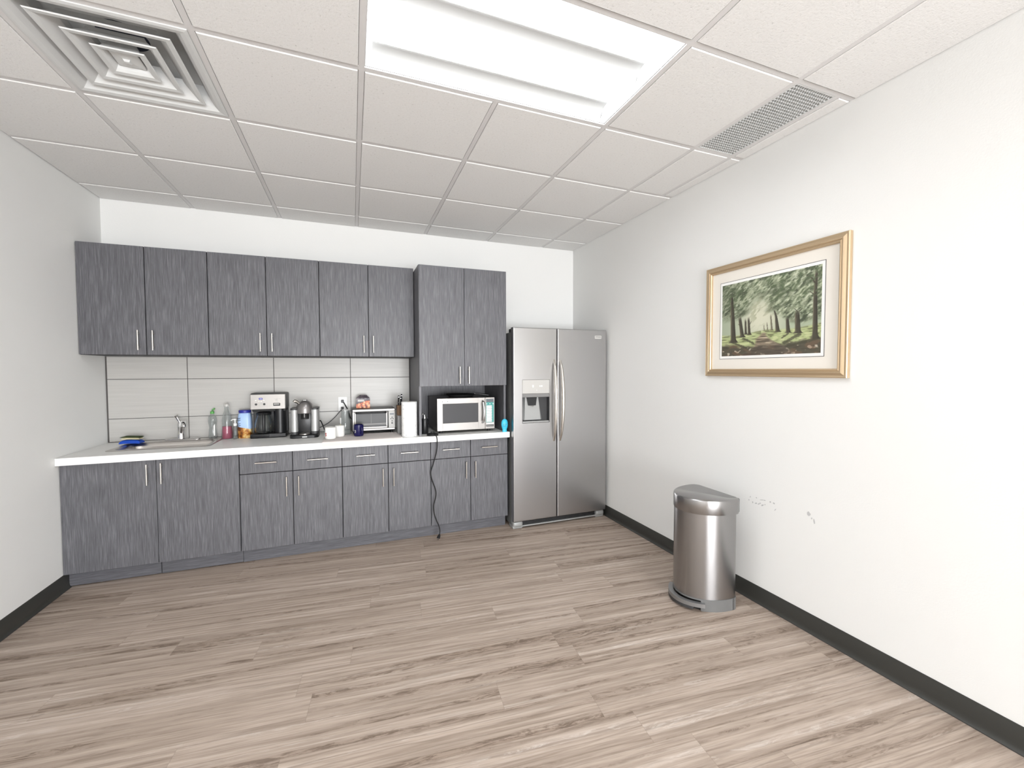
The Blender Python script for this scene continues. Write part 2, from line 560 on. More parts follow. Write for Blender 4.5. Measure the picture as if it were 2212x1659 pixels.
struct(mb.build('wall_right'))

# rubber cove baseboards
def cove(name, side, y0, y1):
    prof = [(0, 0.001), (0.016, 0.001), (0.0155, 0.004), (0.009, 0.009), (0.0052, 0.018), (0.0042, 0.03), (0.004, 0.100), (0.0025, 0.1025), (0, 0.1025)]
    mb = MB()
    if side == 'right': ol = [(XR - d, z) for d, z in prof]
    else: ol = [(XL + d, z) for d, z in prof]
    mb.prism(ol, 'y', y0, y1, M['rubber'], True)
    return struct(mb.build(name))
cove('baseboard_right', 'right', YF + .002, YB - .002)
cove('baseboard_left', 'left', YF + .002, 1.583)
mb = MB()
mb.prism([(YF + d, z) for d, z in [(0, .001), (.016, .001), (.009, .009), (.0042, .03), (.004, .1), (0, .1025)]], 'x', XL + .017, XR - .017, M['rubber'], True)
struct(mb.build('baseboard_front'))

# suspended ceiling: tegular tiles in a tee grid
TEE = 0.024; DROP = 0.004
lights = {(0, -1), (-2, -4)}            # (column, row) of the left half of each 2x4 lamp
skip = {(-2, 0)} | {(c, r) for c, r in lights} | {(c + 1, r) for c, r in lights}
ygr = [j * T for j in range(-10, 4)]
ycell = [YF] + [y for y in ygr if y > YF + .03] + [YB]
xcell = [XL] + [i * T for i in range(-2, 4)] + [XR]
def ctile(mb, x0, x1, y0, y1):
    g = 0.0025
    x0 += g + (TEE / 2 if x0 > XL + .001 else 0.004); x1 -= g + (TEE / 2 if x1 < XR - .001 else 0.0)
    y0 += g + (TEE / 2 if y0 > YF + .001 else 0.004); y1 -= g + (TEE / 2 if y1 < YB - .001 else 0.0)
    b = 0.003
    e = 0.0105; zr = H + DROP + .0066
    def rc(i, z): return [(x0 + i, y0 + i, z), (x1 - i, y0 + i, z), (x1 - i, y1 - i, z), (x0 + i, y1 - i, z)]
    rings = [rc(-e, H + .019), rc(-e, zr), rc(0, zr), rc(0, H + b), rc(b, H)]
    mb.loft(rings, M['tile'], False)
mb = MB()
for a in range(len(xcell) - 1):
    for b in range(len(ycell) - 1):
        x0, x1, y0, y1 = xcell[a], xcell[a + 1], ycell[b], ycell[b + 1]
        c, r = a - 3, round(y0 / T) if y0 > YF + .01 else -99
        if (c, r) in skip: continue
        if c == 3 and r in (-1, 0):
            if r == 0: ctile(mb, x0, 2.118, y0, y1)
            ctile(mb, 2.118, x1, y0, y1)
        else:
            ctile(mb, x0, x1, y0, y1)
struct(mb.build('ceiling'))
mb = MB()
zt0, zt1 = H + DROP, H + DROP + .006
for x in xcell[1:-1]:
    runs = [(YF + .001, YB - .001)]
    if abs(x - T) < .01: runs = [(YF + .001, -T + .012), (-.012, YB - .001)]
    if abs(x + T) < .01: runs = [(YF + .001, -4 * T + .012), (-3 * T - .012, YB - .001)]
    for ya, yb in runs:
        mb.box(x - TEE / 2, x + TEE / 2, ya, yb, zt0, zt1, M['tee'])
        mb.box(x - .0015, x + .0015, ya, yb, zt1, zt1 + .035, M['tee'])
for y in ycell[1:-1]:
    segs = list(zip(xcell[:-1], xcell[1:]))
    for x0, x1 in segs:
        mb.box(x0 + TEE / 2 if x0 > XL + .01 else XL + .001, x1 - TEE / 2 if x1 < XR - .01 else XR - .001, y - TEE / 2, y + TEE / 2, zt0, zt1, M['tee'])
for ya, yb in ((-T, 0.0), (0.0, T)): mb.box(2.118 - TEE / 2, 2.118 + TEE / 2, ya + TEE / 2, yb - TEE / 2, zt0, zt1, M['tee'])
struct(mb.build('trim_1'))
mb = MB(); mb.box(XL, XR, YF, YB, H + .24, H + .30, M['ventdark']); struct(mb.build('ceiling_slab'))
# the wires and joists above the tiles are out of sight; one back sheet closes the plenum

# ---------------------------------------------------------------- ceiling fixtures
def troffer(x0, y0, label):
    x1, y1 = x0 + 2 * T, y0 + T
    g = TEE / 2 + .001
    x0 += g; x1 -= g; y0 += g; y1 -= g
    zb = H + DROP + .0065
    t = thing('ceiling_light', label, 'ceiling light', ((x0 + x1) / 2, (y0 + y1) / 2, zb))
    W = y1 - y0
    def trough(f0, f1, lift0, lift1):
        ya, yb = y0 + W * f0, y0 + W * f1
        pts = []
        for k in range(9):
            q = k / 8
            pts.append((ya + (yb - ya) * 0.20 * q, zb + lift0 + (0.075 - lift0) * math.sin(q * PI / 2)))
        for k in range(9):
            q = k / 8
            pts.append((yb - (yb - ya) * 0.20 * (1 - q), zb + lift1 + (0.075 - lift1) * math.cos(q * PI / 2)))
        return pts
    mb = MB()
    mb.box(x0, x1, y0, y1, zb + .095, zb + .098, M['enamel'])
    for xx0, xx1 in ((x0, x0 + .003), (x1 - .003, x1)): mb.box(xx0, xx1, y0, y1, zb, zb + .095, M['enamel'])
    for ya, yb in ((y0, y0 + .003), (y1 - .003, y1)): mb.box(x0 + .003, x1 - .003, ya, yb, zb, zb + .095, M['enamel'])
    mb.build('housing', t, sharp=60)
    for f0, f1 in ((0.0, 0.5), (0.5, 1.0)):
        ya, yb = y0 + W * f0 + .005, y0 + W * f1 - .005
        m2 = MB()
        m2.box(x0 + .006, x1 - .006, ya, ya + (yb - ya) * .80, zb + .066, zb + .073, M['lens'], .002)
        m2.build('lamp_lens', t)
        # curved far wall of each trough, its dimmer look put into a grey colour
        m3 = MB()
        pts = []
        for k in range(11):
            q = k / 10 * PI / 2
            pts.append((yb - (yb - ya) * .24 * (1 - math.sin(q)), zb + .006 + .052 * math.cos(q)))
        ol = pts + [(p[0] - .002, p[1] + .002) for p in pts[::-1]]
        m3.prism(ol, 'x', x0 + .028, x1 - .028, M['dim_reflector'], True)
        m3.build('dim_reflector', t, sharp=60)
    return t
troffer(0.0, -T, 'two-trough fluorescent ceiling light above the middle of the room')
troffer(-2 * T, -4 * T, 'fluorescent ceiling light behind the camera')

# square louvred supply diffuser
cx, cy = -1.5 * T, 0.5 * T
t = thing('air_diffuser', 'square white louvred air diffuser with stepped rings in the ceiling', 'ceiling vent', (cx, cy, H))
def sq(h, z): return [(cx - h, cy - h, z), (cx + h, cy - h, z), (cx + h, cy + h, z), (cx - h, cy + h, z)]
hf = T / 2 - TEE / 2 - .001
mb = MB()
zf = H + DROP - .0005
mb.loft([sq(hf, zf + .004), sq(hf, zf - .004), sq(hf - .012, zf - .006), sq(.262, zf - .003), sq(.245, zf + .012), sq(.225, zf + .045), sq(.215, zf + .085)], M['ventwhite'], False, False)
mb.build('outer_frame', t)
for h0, h1, dz in ((0.216, 0.150, 0.0), (0.148, 0.090, .002), (0.088, 0.040, .004)):
    mb = MB()
    zb = zf - .002 - dz
    mb.loft([sq(h0, zb), sq(h0 - .003, zb - .004), sq(h0 - .020, zb - .002), sq(h0 - .028, zb + .006), sq(h1 + .004, zb + .040), sq(h1 - .004, zb + .060),
             sq(h1, zb + .0615), sq(h1 + .009, zb + .043), sq(h0 - .022, zb + .011), sq(h0, zb + .0)], M['ventwhite'], False, False)
    mb.build('louvre_ring', t)
mb = MB()
mb.loft([sq(.048, zf + .012), sq(.046, zf + .008), sq(.012, zf + .004)], M['ventwhite'], False)
mb.loft([sq(.013, zf + .004), sq(.009, zf - .004), sq(.004, zf - .005)], M['ventwhite'], False)
mb.build('centre_plate', t)
mb = MB()
mb.lathe([(.088, .0), (.088, .09)], M['duct'], (cx, cy, zf + .0905), 40)
mb.build('duct_neck', t)
mb = MB()
mb.box(cx - .216, cx + .216, cy - .216, cy + .216, zf + .0855, zf + .0865, M['ventwhite'])
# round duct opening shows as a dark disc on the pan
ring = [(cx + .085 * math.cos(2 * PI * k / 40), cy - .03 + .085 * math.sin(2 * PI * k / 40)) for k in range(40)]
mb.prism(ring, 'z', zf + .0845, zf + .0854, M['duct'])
mb.build('back_pan', t)

# egg-crate return grille
gx0, gx1, gy0, gy1 = 3 * T + TEE / 2 + .001, 2.118 - TEE / 2 - .001, -T + TEE / 2 + .001, -TEE / 2 - .001
t = thing('return_grille', 'long egg-crate return air grille in the ceiling beside the right wall', 'ceiling vent', ((gx0 + gx1) / 2, (gy0 + gy1) / 2, H))
mb = MB()
z0, z1 = H + .004, H + .016
for a in ((gx0, gx0 + .010, gy0, gy1), (gx1 - .006, gx1, gy0, gy1), (gx0 + .010, gx1 - .006, gy0, gy0 + .008), (gx0 + .010, gx1 - .006, gy1 - .008, gy1)):
    mb.box(a[0], a[1], a[2], a[3], z0, z1, M['ventwhite'])
mb.build('grille_frame', t)
mb = MB()
nx, ny = 17, 30
for i in range(1, nx):
    x = gx0 + .010 + (gx1 - gx0 - .016) * i / nx
    mb.box(x - .0024, x + .0024, gy0 + .008, gy1 - .008, z0 + .001, z0 + .006, M['ventwhite'])
for j in range(1, ny):
    y = gy0 + .008 + (gy1 - gy0 - .016) * j / ny
    mb.box(gx0 + .010, gx1 - .006, y - .0026, y + .0026, z0 + .001, z0 + .006, M['ventwhite'])
mb.build('egg_crate_core', t)
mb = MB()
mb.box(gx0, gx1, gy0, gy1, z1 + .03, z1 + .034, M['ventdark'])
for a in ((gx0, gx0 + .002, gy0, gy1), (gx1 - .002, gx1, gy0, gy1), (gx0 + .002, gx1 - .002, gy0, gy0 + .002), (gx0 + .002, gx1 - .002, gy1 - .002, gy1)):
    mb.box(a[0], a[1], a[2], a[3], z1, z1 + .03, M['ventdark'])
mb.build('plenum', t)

# ---------------------------------------------------------------- cabinets
def bar_handle(parent, p0, p1, out):
    """bar pull standing off the front by `out` (towards -y)"""
    mb = MB()
    y = p0[1] - out
    r = 0.0052
    mb.cyl((p0[0], y, p0[2]), (p1[0], y, p1[2]), r, M['steel_bar'], 14)
    for q in (0.16, 0.84):
        x = p0[0] + (p1[0] - p0[0]) * q; z = p0[2] + (p1[2] - p0[2]) * q
        mb.cyl((x, p0[1] - .0005, z), (x, y, z), .004, M['steel_bar'], 10)
    return mb.build('handle', parent)

def front(parent, name, x0, x1, z0, z1, y, hx=None, hz0=None, hz1=None, m='cab', hh=None):
    mb = MB()
    mb.box(x0, x1, y, y + .019, z0, z1, M[m], .0012, 1)
    d = mb.build(name, parent)
    if hx is not None: bar_handle(d, (hx, y, hz0), (hx, y, hz1), .03)
    if hh is not None: bar_handle(d, (hh[0], y, hh[2]), (hh[1], y, hh[2]), .03)
    return d

# wall cabinets
UY = 1.778
g2 = .0026
def wall_cabinet(x0, x1, xs, h0, h1, label):
    t = thing('wall_cabinet', label, 'cabinet', ((x0 + x1) / 2, UY + .17, 1.519), 'grey wall cabinets over the worktop')
    mb = MB(); mb.box(x0 + .0006, x1 - .0006, UY + .021, YB - .002, 1.519, 2.287, M['cabdark']); mb.build('carcass', t)
    front(t, 'door', x0 + g2, xs - g2, 1.521, 2.286, UY, h0, 1.553, 1.693)
    front(t, 'door', xs + g2, x1 - g2, 1.521, 2.286, UY, h1, 1.553, 1.693)
wall_cabinet(XL + .002, -1.050, -1.4235, -1.4625, -1.3780, 'grey two-door wall cabinet in the corner above the sink')
wall_cabinet(-1.050, -.2970, -.6710, -.7125, -.6330, 'grey two-door wall cabinet in the middle of the row, above the coffee makers')
wall_cabinet(-.2970, .4530, .0775, .0390, .1145, 'grey two-door wall cabinet next to the tall cabinet, above the toaster oven')

# tall cabinet over the microwave niche
TX0, TX1, TY = .4545, 1.2105, 1.512
t = thing('tall_cabinet', 'tall deep grey cabinet standing on the worktop with an open microwave niche', 'cabinet', ((TX0 + TX1) / 2, 1.8, ZC))
mb = MB()
mb.box(TX0, TX0 + .018, TY + .022, YB - .002, ZC + .0005, 2.262, M['cab'])
mb.build('side_panel', t)
mb = MB()
mb.box(TX1 - .018, TX1, TY + .022, YB - .002, ZC + .0005, 2.262, M['cab'])
mb.build('side_panel', t)
mb = MB()
mb.box(TX0 + .018, TX1 - .018, TY + .022, YB - .002, 1.272, 2.262, M['cab'])
mb.build('carcass', t)
mb = MB()
mb.box(TX0 + .018, TX1 - .018, YB - .016, YB - .003, ZC + .0005, 1.272, M['cab'])
mb.build('back_panel', t)
front(t, 'door', TX0 + .001, .8335 - .0015, 1.272, 2.2615, TY, .788, 1.291, 1.434)
front(t, 'door', .8335 + .0015, TX1 - .001, 1.272, 2.2615, TY, .866, 1.291, 1.434)

# base cabinets
BY = 1.527
def base_carcass(t, x0, x1, hollow=False):
    mb = MB()
    if hollow:      # sink base: open top for the bowl
        mb.box(x0 + .0006, x0 + .018, BY + .021, YB - .002, .10, .8125, M['cabdark'])
        mb.box(x1 - .018, x1 - .0006, BY + .021, YB - .002, .10, .8125, M['cabdark'])
        mb.box(x0 + .018, x1 - .018, BY + .021, BY + .039, .10, .8125, M['cabdark'])
        mb.box(x0 + .018, x1 - .018, YB - .02, YB - .002, .10, .8125, M['cabdark'])
        mb.box(x0 + .018, x1 - .018, BY + .039, YB - .02, .10, .118, M['cabdark'])
    else:
        mb.box(x0 + .0006, x1 - .0006, BY + .021, YB - .002, .10, .8125, M['cabdark'])
    mb.box(x0 + .0006, x1 - .0006, 1.612, YB - .002, .0005, .10, M['cabdark'])
    mb.build('carcass', t)
SX0, SX1 = XL + .002, -.8215
t = thing('sink_cabinet', 'wide grey two-door base cabinet under the sink, beside the left wall', 'cabinet', ((SX0 + SX1) / 2, 1.8, 0))
base_carcass(t, SX0, SX1, True)
front(t, 'door', SX0 + g2, -1.302 - .0015, .104, .8095, BY, -1.3445, .644, .784)
front(t, 'door', -1.302 + .0015, SX1 - g2, .104, .8095, BY, -1.2670, .648, .787)
mb = MB(); mb.box(SX0 + .0005, -1.310, 1.585, 1.600, .006, .099, M['toe'], .001, 1); mb.build('toe_kick', t)
mb = MB(); mb.box(-1.306, SX1 - .001, 1.585, 1.600, .004, .099, M['toe'], .001, 1); mb.build('toe_kick', t)

def drawer_cabinet(x0, x1, xs, hd, hw, label):
    t = thing('drawer_cabinet', label, 'cabinet', ((x0 + x1) / 2, 1.8, 0), 'grey base cabinets with two drawers over two doors')
    base_carcass(t, x0, x1)
    front(t, 'door', x0 + g2, xs - g2, .104, .6575, BY, hd[0], .481, .625)
    front(t, 'door', xs + g2, x1 - g2, .104, .6575, BY, hd[1], .479, .622)
    front(t, 'drawer', x0 + g2, xs - g2, .6625, .8095, BY, hh=(hw[0], hw[1], .740))
    front(t, 'drawer', xs + g2, x1 - g2, .6625, .8095, BY, hh=(hw[2], hw[3], .738))
drawer_cabinet(-.8215, -.140, -.481, (-.5205, -.4395), (-.720, -.582, -.379, -.239), 'grey base cabinet with drawers next to the sink cabinet, below the coffee makers')
drawer_cabinet(-.140, .5435, .202, (.1615, .2435), (-.035, .101, .300, .439), 'grey base cabinet with drawers under the drying mat, left of the dangling cord')
drawer_cabinet(.5435, 1.2260, .8850, (.8415, .9235), (.641, .782, .978, 1.121), 'grey base cabinet with drawers below the microwave, next to the refrigerator')
mb = MB(); mb.box(-.8205, 1.2215, 1.586, 1.601, .0008, .099, M['toe'], .001, 1)
tag(mb.build('toe_kick_board'), 'long grey toe kick board under the three drawer base cabinets', 'toe kick')

# worktop with a cut-out for the sink
SKX0, SKX1, SKY0, SKY1 = -1.632, -1.028, 1.648, 2.088
t0x, t1x, wy = XL + .0015, 1.2325, 1.492
mb = MB()
hx0, hx1, hy0, hy1 = SKX0 + .018, SKX1 - .018, SKY0 + .018, SKY1 - .018
zb = ZC - .0470
xs = [t0x, hx0, hx1, t1x]; ys = [wy, hy0, hy1, YB - .0015]
V = []
for z in (ZC, zb):
    for y in ys:
        for x in xs: V.append((x, y, z))
F = []
for j in range(3):
    for i in range(3):
        if (i, j) == (1, 1): continue
        a = j * 4 + i
        F.append([a, a + 1, a + 5, a + 4]); F.append([16 + a + 4, 16 + a + 5, 16 + a + 1, 16 + a])
for i in range(3):
    F.append([i, 16 + i, 16 + i + 1, i + 1]); F.append([12 + i, 12 + i + 1, 28 + i + 1, 28 + i])
    F.append([i * 4, i * 4 + 4, 16 + i * 4 + 4, 16 + i * 4]); F.append([i * 4 + 3, 16 + i * 4 + 3, 16 + i * 4 + 7, i * 4 + 7])
for a, b in ((5, 6), (6, 10), (10, 9), (9, 5)): F.append([a, b, 16 + b, 16 + a])
mb.add(V, F, M['counter'])
tag(mb.build('worktop'), 'long white laminate worktop running from the left wall to the refrigerator', 'worktop')

# tiled backsplash (tiles and dark joints in one panel)
mb = MB()
by0 = YB - .011
mb.box(XL + .0005, .4535, by0 + .0015, YB - .0005, ZC + .001, 1.5175, M['groutdark'])
bx = [XL + .008, -1.287, -.680, -.0715, .449]; bz = [ZC + .003, 1.0395, 1.3420, 1.5165]
for i in range(4):
    for j in range(3):
        mb.box(bx[i] + .0025, bx[i + 1] - .0025, by0, by0 + .006, bz[j] + .0022, bz[j + 1] - .0022, M['bstile'], .0006, 1)
o = mb.build('backsplash'); tag(o, 'backsplash of large light grey tiles with dark joints behind the worktop', 'backsplash')

# ---------------------------------------------------------------- sink, tap, sponges
def rrect(x0, x1, y0, y1, r, n=6):
    pts = []
    for cxx, cyy, a0 in ((x1 - r, y1 - r, 0), (x0 + r, y1 - r, PI / 2), (x0 + r, y0 + r, PI), (x1 - r, y0 + r, 3 * PI / 2)):
        for k in range(n + 1):
            a = a0 + PI / 2 * k / n
            pts.append((cxx + r * math.cos(a), cyy + r * math.sin(a)))
    return pts
def ring(x0, x1, y0, y1, r, z): return [(a, b, z) for a, b in rrect(x0, x1, y0, y1, r)]
t = thing('sink', 'drop-in stainless steel sink bowl let into the worktop', 'sink', ((SKX0 + SKX1) / 2, (SKY0 + SKY1) / 2, ZC))
bx0, bx1, by0_, by1_ = SKX0 + .038, SKX1 - .038, SKY0 + .038, SKY1 - .105
mb = MB()
mb.loft([ring(SKX0, SKX1, SKY0, SKY1, .035, ZC + .0006), ring(SKX0 + .002, SKX1 - .002, SKY0 + .002, SKY1 - .002, .034, ZC + .0045),
         ring(SKX0 + .012, SKX1 - .012, SKY0 + .012, SKY1 - .012, .03, ZC + .0055),
         ring(bx0 - .008, bx1 + .008, by0_ - .008, by1_ + .008, .05, ZC + .005), ring(bx0, bx1, by0_, by1_, .05, ZC + .001),
         ring(bx0 + .006, bx1 - .006, by0_ + .006, by1_ - .006, .05, ZC - .03),
         ring(bx0 + .012, bx1 - .012, by0_ + .012, by1_ - .012, .05, ZC - .15), ring(bx0 + .045, bx1 - .045, by0_ + .045, by1_ - .045, .04, ZC - .178)],
        M['steel_sink'], True, False)
mb.add([(a, b, ZC - .178) for a, b in rrect(bx0 + .045, bx1 - .045, by0_ + .045, by1_ - .045, .04)], [list(range(28))], M['steel_sink'])
mb.build('basin', t, sharp=60)
mb = MB(); mb.lathe([(.042, 0), (.042, .003), (.034, .003), (.03, -.002), (0, -.004)], M['chrome'], ((bx0 + bx1) / 2, (by0_ + by1_) / 2, ZC - .1775), 28)
mb.build('drain', t)

FX, FY = -1.318, 2.036
zd = ZC + .0056
t = thing('faucet', 'chrome single-lever faucet with a short curved spout at the back of the sink', 'faucet', (FX, FY, zd))
mb = MB()
mb.loft([[(FX + a, FY + b, zd) for a, b in rrect(-.105, .125, -.024, .024, .023)], [(FX + a, FY + b, zd + .007) for a, b in rrect(-.105, .125, -.024, .024, .023)],
         [(FX + a, FY + b, zd + .010) for a, b in rrect(-.100, .120, -.020, .020, .019)]], M['chrome'])
mb.build('deck_plate', t)
mb = MB()
mb.lathe([(.026, .008), (.024, .02), (.022, .06), (.023, .10), (.025, .118), (.020, .132), (.0, .136)], M['chrome'], (FX, FY, zd), 24)
mb.build('body', t)
mb = MB()
mb.tube([(FX + .008, FY - .010, zd + .055), (FX + .024, FY - .035, zd + .115), (FX + .040, FY - .075, zd + .142), (FX + .052, FY - .110, zd + .135), (FX + .056, FY - .125, zd + .110)],
        [.014, .016, .0165, .0165, .015], M['chrome'], 16)
mb.build('spout', t)
mb = MB()
mb.tube([(FX - .002, FY, zd + .125), (FX - .012, FY - .004, zd + .150), (FX - .024, FY - .008, zd + .178), (FX - .030, FY - .010, zd + .190)], [.009, .0075, .010, .015], M['chrome'], 14, True, .7)
mb.build('lever', t)

# blue sponge cloth and scrub sponge lie on the sink's back left corner
def pad(mb, x0, x1, y0, y1, z0, th, m, wave, seed, n=14):
    def zf_(u, v): return wave * (math.sin(u * 3.1 + seed) * .7 + math.sin(v * 4 + seed * 2) * .3)
    top, bot = [], []
    P = []
    for j in range(n + 1):
        for i in range(n + 1):
            u, v = i / n, j / n
            ed = min(1.0, 6 * min(u, 1 - u, v, 1 - v))
            q = th * (0.35 + 0.65 * math.sqrt(ed))
            P.append((x0 + (x1 - x0) * u, y0 + (y1 - y0) * v, z0 + q + max(0, zf_(u, v) + wave)))
    k = (n + 1) ** 2
    for j in range(n + 1):
        for i in range(n + 1):
            u, v = i / n, j / n
            P.append((x0 + (x1 - x0) * u, y0 + (y1 - y0) * v, z0 + max(0, zf_(u, v) + wave)))
    F = []
    for j in range(n):
        for i in range(n):
            a = j * (n + 1) + i
            F.append([a, a + 1, a + n + 2, a + n + 1]); F.append([k + a, k + a + n + 1, k + a + n + 2, k + a + 1])
    for i in range(n):
        a = i; F.append([a, k + a, k + a + 1, a + 1])
        a = n * (n + 1) + i; F.append([a, a + 1, k + a + 1, k + a])
        a = i * (n + 1); F.append([a, a + n + 1, k + a + n + 1, k + a])
        a = i * (n + 1) + n; F.append([a, k + a, k + a + n + 1, a + n + 1])
    mb.add(P, F, m, True)
mb = MB(); pad(mb, -1.652, -1.530, 1.905, 1.985, ZC + .0062, .024, M['blue'], .004, .4)
tag(mb.build('dish_cloth'), 'folded bright blue dish cloth lying under the green sponge on the sink corner', 'cloth')
t = thing('sponge', 'green and cream scrub sponge curling on top of the blue cloth', 'sponge', (-1.59, 1.945, ZC + .0385))
mb = MB(); pad(mb, -1.640, -1.535, 1.912, 1.980, ZC + .0385, .012, M['cream'], .004, 1.2); mb.build('foam', t)
mb = MB(); pad(mb, -1.646, -1.532, 1.908, 1.984, ZC + .0508, .008, M['scourer'], .004, 1.2); mb.build('scouring_pad', t)

# ---------------------------------------------------------------- bottles beside the sink
def bottle_shell(mb, prof, c, m, th=.0013, seg=28, sx=1, sy=1):
    inner = [(max(r - th, .0005), z + (th if i == 0 else 0)) for i, (r, z) in enumerate(prof)]
    full = [(0, prof[0][1])] + prof + inner[::-1] + [(0, inner[0][1])]
    mb.lathe(full, m, c, seg, None, sx, sy)
c = (-1.112, 2.045, zd)
t = thing('soap_bottle', 'clear dish soap bottle with an open green flip cap behind the sink', 'bottle', c)
mb = MB(); bottle_shell(mb, [(.026, 0), (.029, .01), (.026, .05), (.022, .085), (.029, .125), (.030, .150), (.024, .175), (.013, .188), (.012, .195)], c, M['clearplastic'], .0015, 28, 1.0, .7); mb.build('bottle_body', t)
mb = MB(); mb.lathe([(.0125, .1952), (.014, .196), (.014, .212), (.009, .216), (0, .216)], M['green'], c, 20)
X = Matrix.Translation((c[0] + .012, c[1], c[2] + .226)) @ Matrix.Rotation(-.75, 4, 'Y')
mb.lathe([(0, 0), (.013, 0), (.014, .003), (.014, .009), (0, .010)], M['green'], (0, 0, 0), 20, X)
mb.build('flip_cap', t)
mb = MB(); mb.prism([(c[0] + .012, c[2] + .02), (c[0] + .021, c[2] + .02), (c[0] + .022, c[2] + .115), (c[0] + .012, c[2] + .10)], 'y', c[1] - .0212, c[1] - .0200, M['white']); mb.build('label_strip', t)

c = (-1.002, 2.000, ZC + .0005)
t = thing('soap_bottle', 'tall clear squeeze bottle a third full of pink liquid', 'bottle', c)
mb = MB(); bottle_shell(mb, [(.037, 0), (.040, .008), (.037, .06), (.034, .10), (.034, .15), (.028, .19), (.017, .225), (.0155, .258)], c, M['clearplastic'], .0015, 32); mb.build('bottle_body', t)
mb = MB(); mb.lathe([(0, .003), (.0345, .003), (.0375, .010), (.0345, .06), (.0318, .100), (0, .101)], M['pink'], c, 32); mb.build('pink_liquid', t)
mb = MB(); mb.lathe([(.0165, .2585), (.018, .260), (.0175, .276), (.009, .281), (.005, .287), (0, .287)], M['lightgrey'], c, 24); mb.build('cap', t)

c = (-.938, 1.960, ZC + .0005)
t = thing('pump_bottle', 'small clear pump bottle with a white pump head between the pink bottle and blue tub', 'bottle', c)
mb = MB(); bottle_shell(mb, [(.016, 0), (.018, .006), (.016, .05), (.014, .085), (.009, .100), (.009, .104)], c, M['clearplastic'], .0014, 24); mb.build('bottle_body', t)
mb = MB(); mb.lathe([(.011, .1042), (.012, .106), (.012, .124), (.004, .127), (.004, .150), (.009, .152), (.009, .160), (0, .162)], M['white'], c, 20)
mb.tube([(c[0], c[1], c[2] + .156), (c[0] - .016, c[1] - .012, c[2] + .155), (c[0] - .024, c[1] - .018, c[2] + .148)], .0035, M['white'], 8)
mb.build('pump_head', t)

c = (-.878, 2.005, ZC + .0005)
t = thing('plastic_tub', 'light blue plastic tub with a dark blue lid and a picture of brown snacks', 'tub', c)
mb = MB()
mb.loft([[(c[0] + a, c[1] + b, c[2] + z) for a, b in rrect(-w_, w_ * 1.0, -w_, w_, w_ * .55)] for w_, z in ((.043, 0), (.046, .006), (.047, .09), (.046, .16), (.042, .195), (.036, .203))], M['tub'])
for k, zz in enumerate((.165, .150, .122, .106)):
    mb.tube([(c[0] - .0465, c[1] - .020, c[2] + zz), (c[0] - .047, c[1] - .038, c[2] + zz - .003), (c[0] - .036, c[1] - .046, c[2] + zz - .004), (c[0] - .022, c[1] - .0475, c[2] + zz)], .0022, M['slate'], 8)
mb.build('tub_body', t)
mb = MB(); mb.lathe([(.040, .2035), (.0435, .205), (.0435, .222), (.040, .226), (0, .226)], M['lidblue'], c, 32); mb.build('lid', t)

# ---------------------------------------------------------------- coffee maker
c = (-.700, 2.0, ZC + .0005)
t = thing('coffee_maker', 'drip coffee maker with a steel control panel and glass carafe', 'coffee maker', c)
z = c[2]
mb = MB()
mb.box(-.826, -.572, 1.905, 2.092, z, z + .034, M['black'], .006)
mb.box(-.692, -.572, 1.901, 1.93, z + .006, z + .034, M['darkgrey'], .004)
mb.box(-.826, -.570, 2.045, 2.092, z + .030, z + .235, M['black'], .004)
mb.box(-.826, -.566, 1.945, 2.094, z + .232, z + .362, M['darkgrey'], .010)
mb.box(-.815, -.575, 1.95, 2.06, z + .212, z + .234, M['blackmatte'], .004)
mb.build('housing', t)
mb = MB()
mb.box(-.826, -.574, 1.932, 1.946, z + .230, z + .354, M['steel_front'], .004)
fp = mb.build('control_panel', t)
mb = MB(); yv = 1.931
mb.box(-.764, -.737, yv - .001, yv + .003, z + .310, z + .324, M['lcd'], .003); mb.box(-.758, -.741, yv - .0016, yv, z + .314, z + .320, M['lcdlight']); mb.build('clock_display', fp)
def button(parent, x, zz, r, m, y, name='button'):
    b_ = MB(); b_.cyl((x, y + .003, zz), (x, y - .004, zz), r, m, 16); b_.build(name, parent)
for x, q, r, m in ((-.785, .304, .004, 'white'), (-.728, .304, .004, 'white'), (-.763, .296, .0035, 'white'), (-.746, .296, .0035, 'white'),
                   (-.784, .273, .0085, 'black'), (-.755, .274, .0085, 'lightgrey'), (-.726, .273, .0085, 'black'), (-.637, .302, .0085, 'lightgrey')):
    button(fp, x, z + q, r, M[m], yv)
mb = MB(); mb.box(-.662, -.612, yv - .004, yv + .003, z + .258, z + .280, M['black'], .002); mb.box(-.657, -.618, yv - .007, yv - .004, z + .268, z + .276, M['lightgrey'], .001); mb.build('hot_water_switch', fp)
mb = MB()
for k in range(3): mb.box(-.656 + k * .018, -.645 + k * .018, yv - .0006, yv + .001, z + .3155, z + .3175, M['grey'])
mb.build('panel_lettering', fp)
mb = MB()
mb.lathe([(.046, .034), (.046, .2355), (0, .2355)], M['black'], (-.622, 1.985, z), 32, None, 1.0, 1.0)
mb.build('water_column', t)
cc = (-.738, 1.972, z + .035)
mb = MB(); bottle_shell(mb, [(.050, 0), (.062, .006), (.068, .03), (.066, .08), (.058, .115), (.050, .140), (.051, .148)], cc, M['glass'], .002, 36)
cf = mb.build('carafe', t)
mb = MB(); mb.lathe([(.052, .1485), (.053, .150), (.053, .165), (.030, .172), (0, .172)], M['black'], cc, 32); mb.build('carafe_lid', cf)
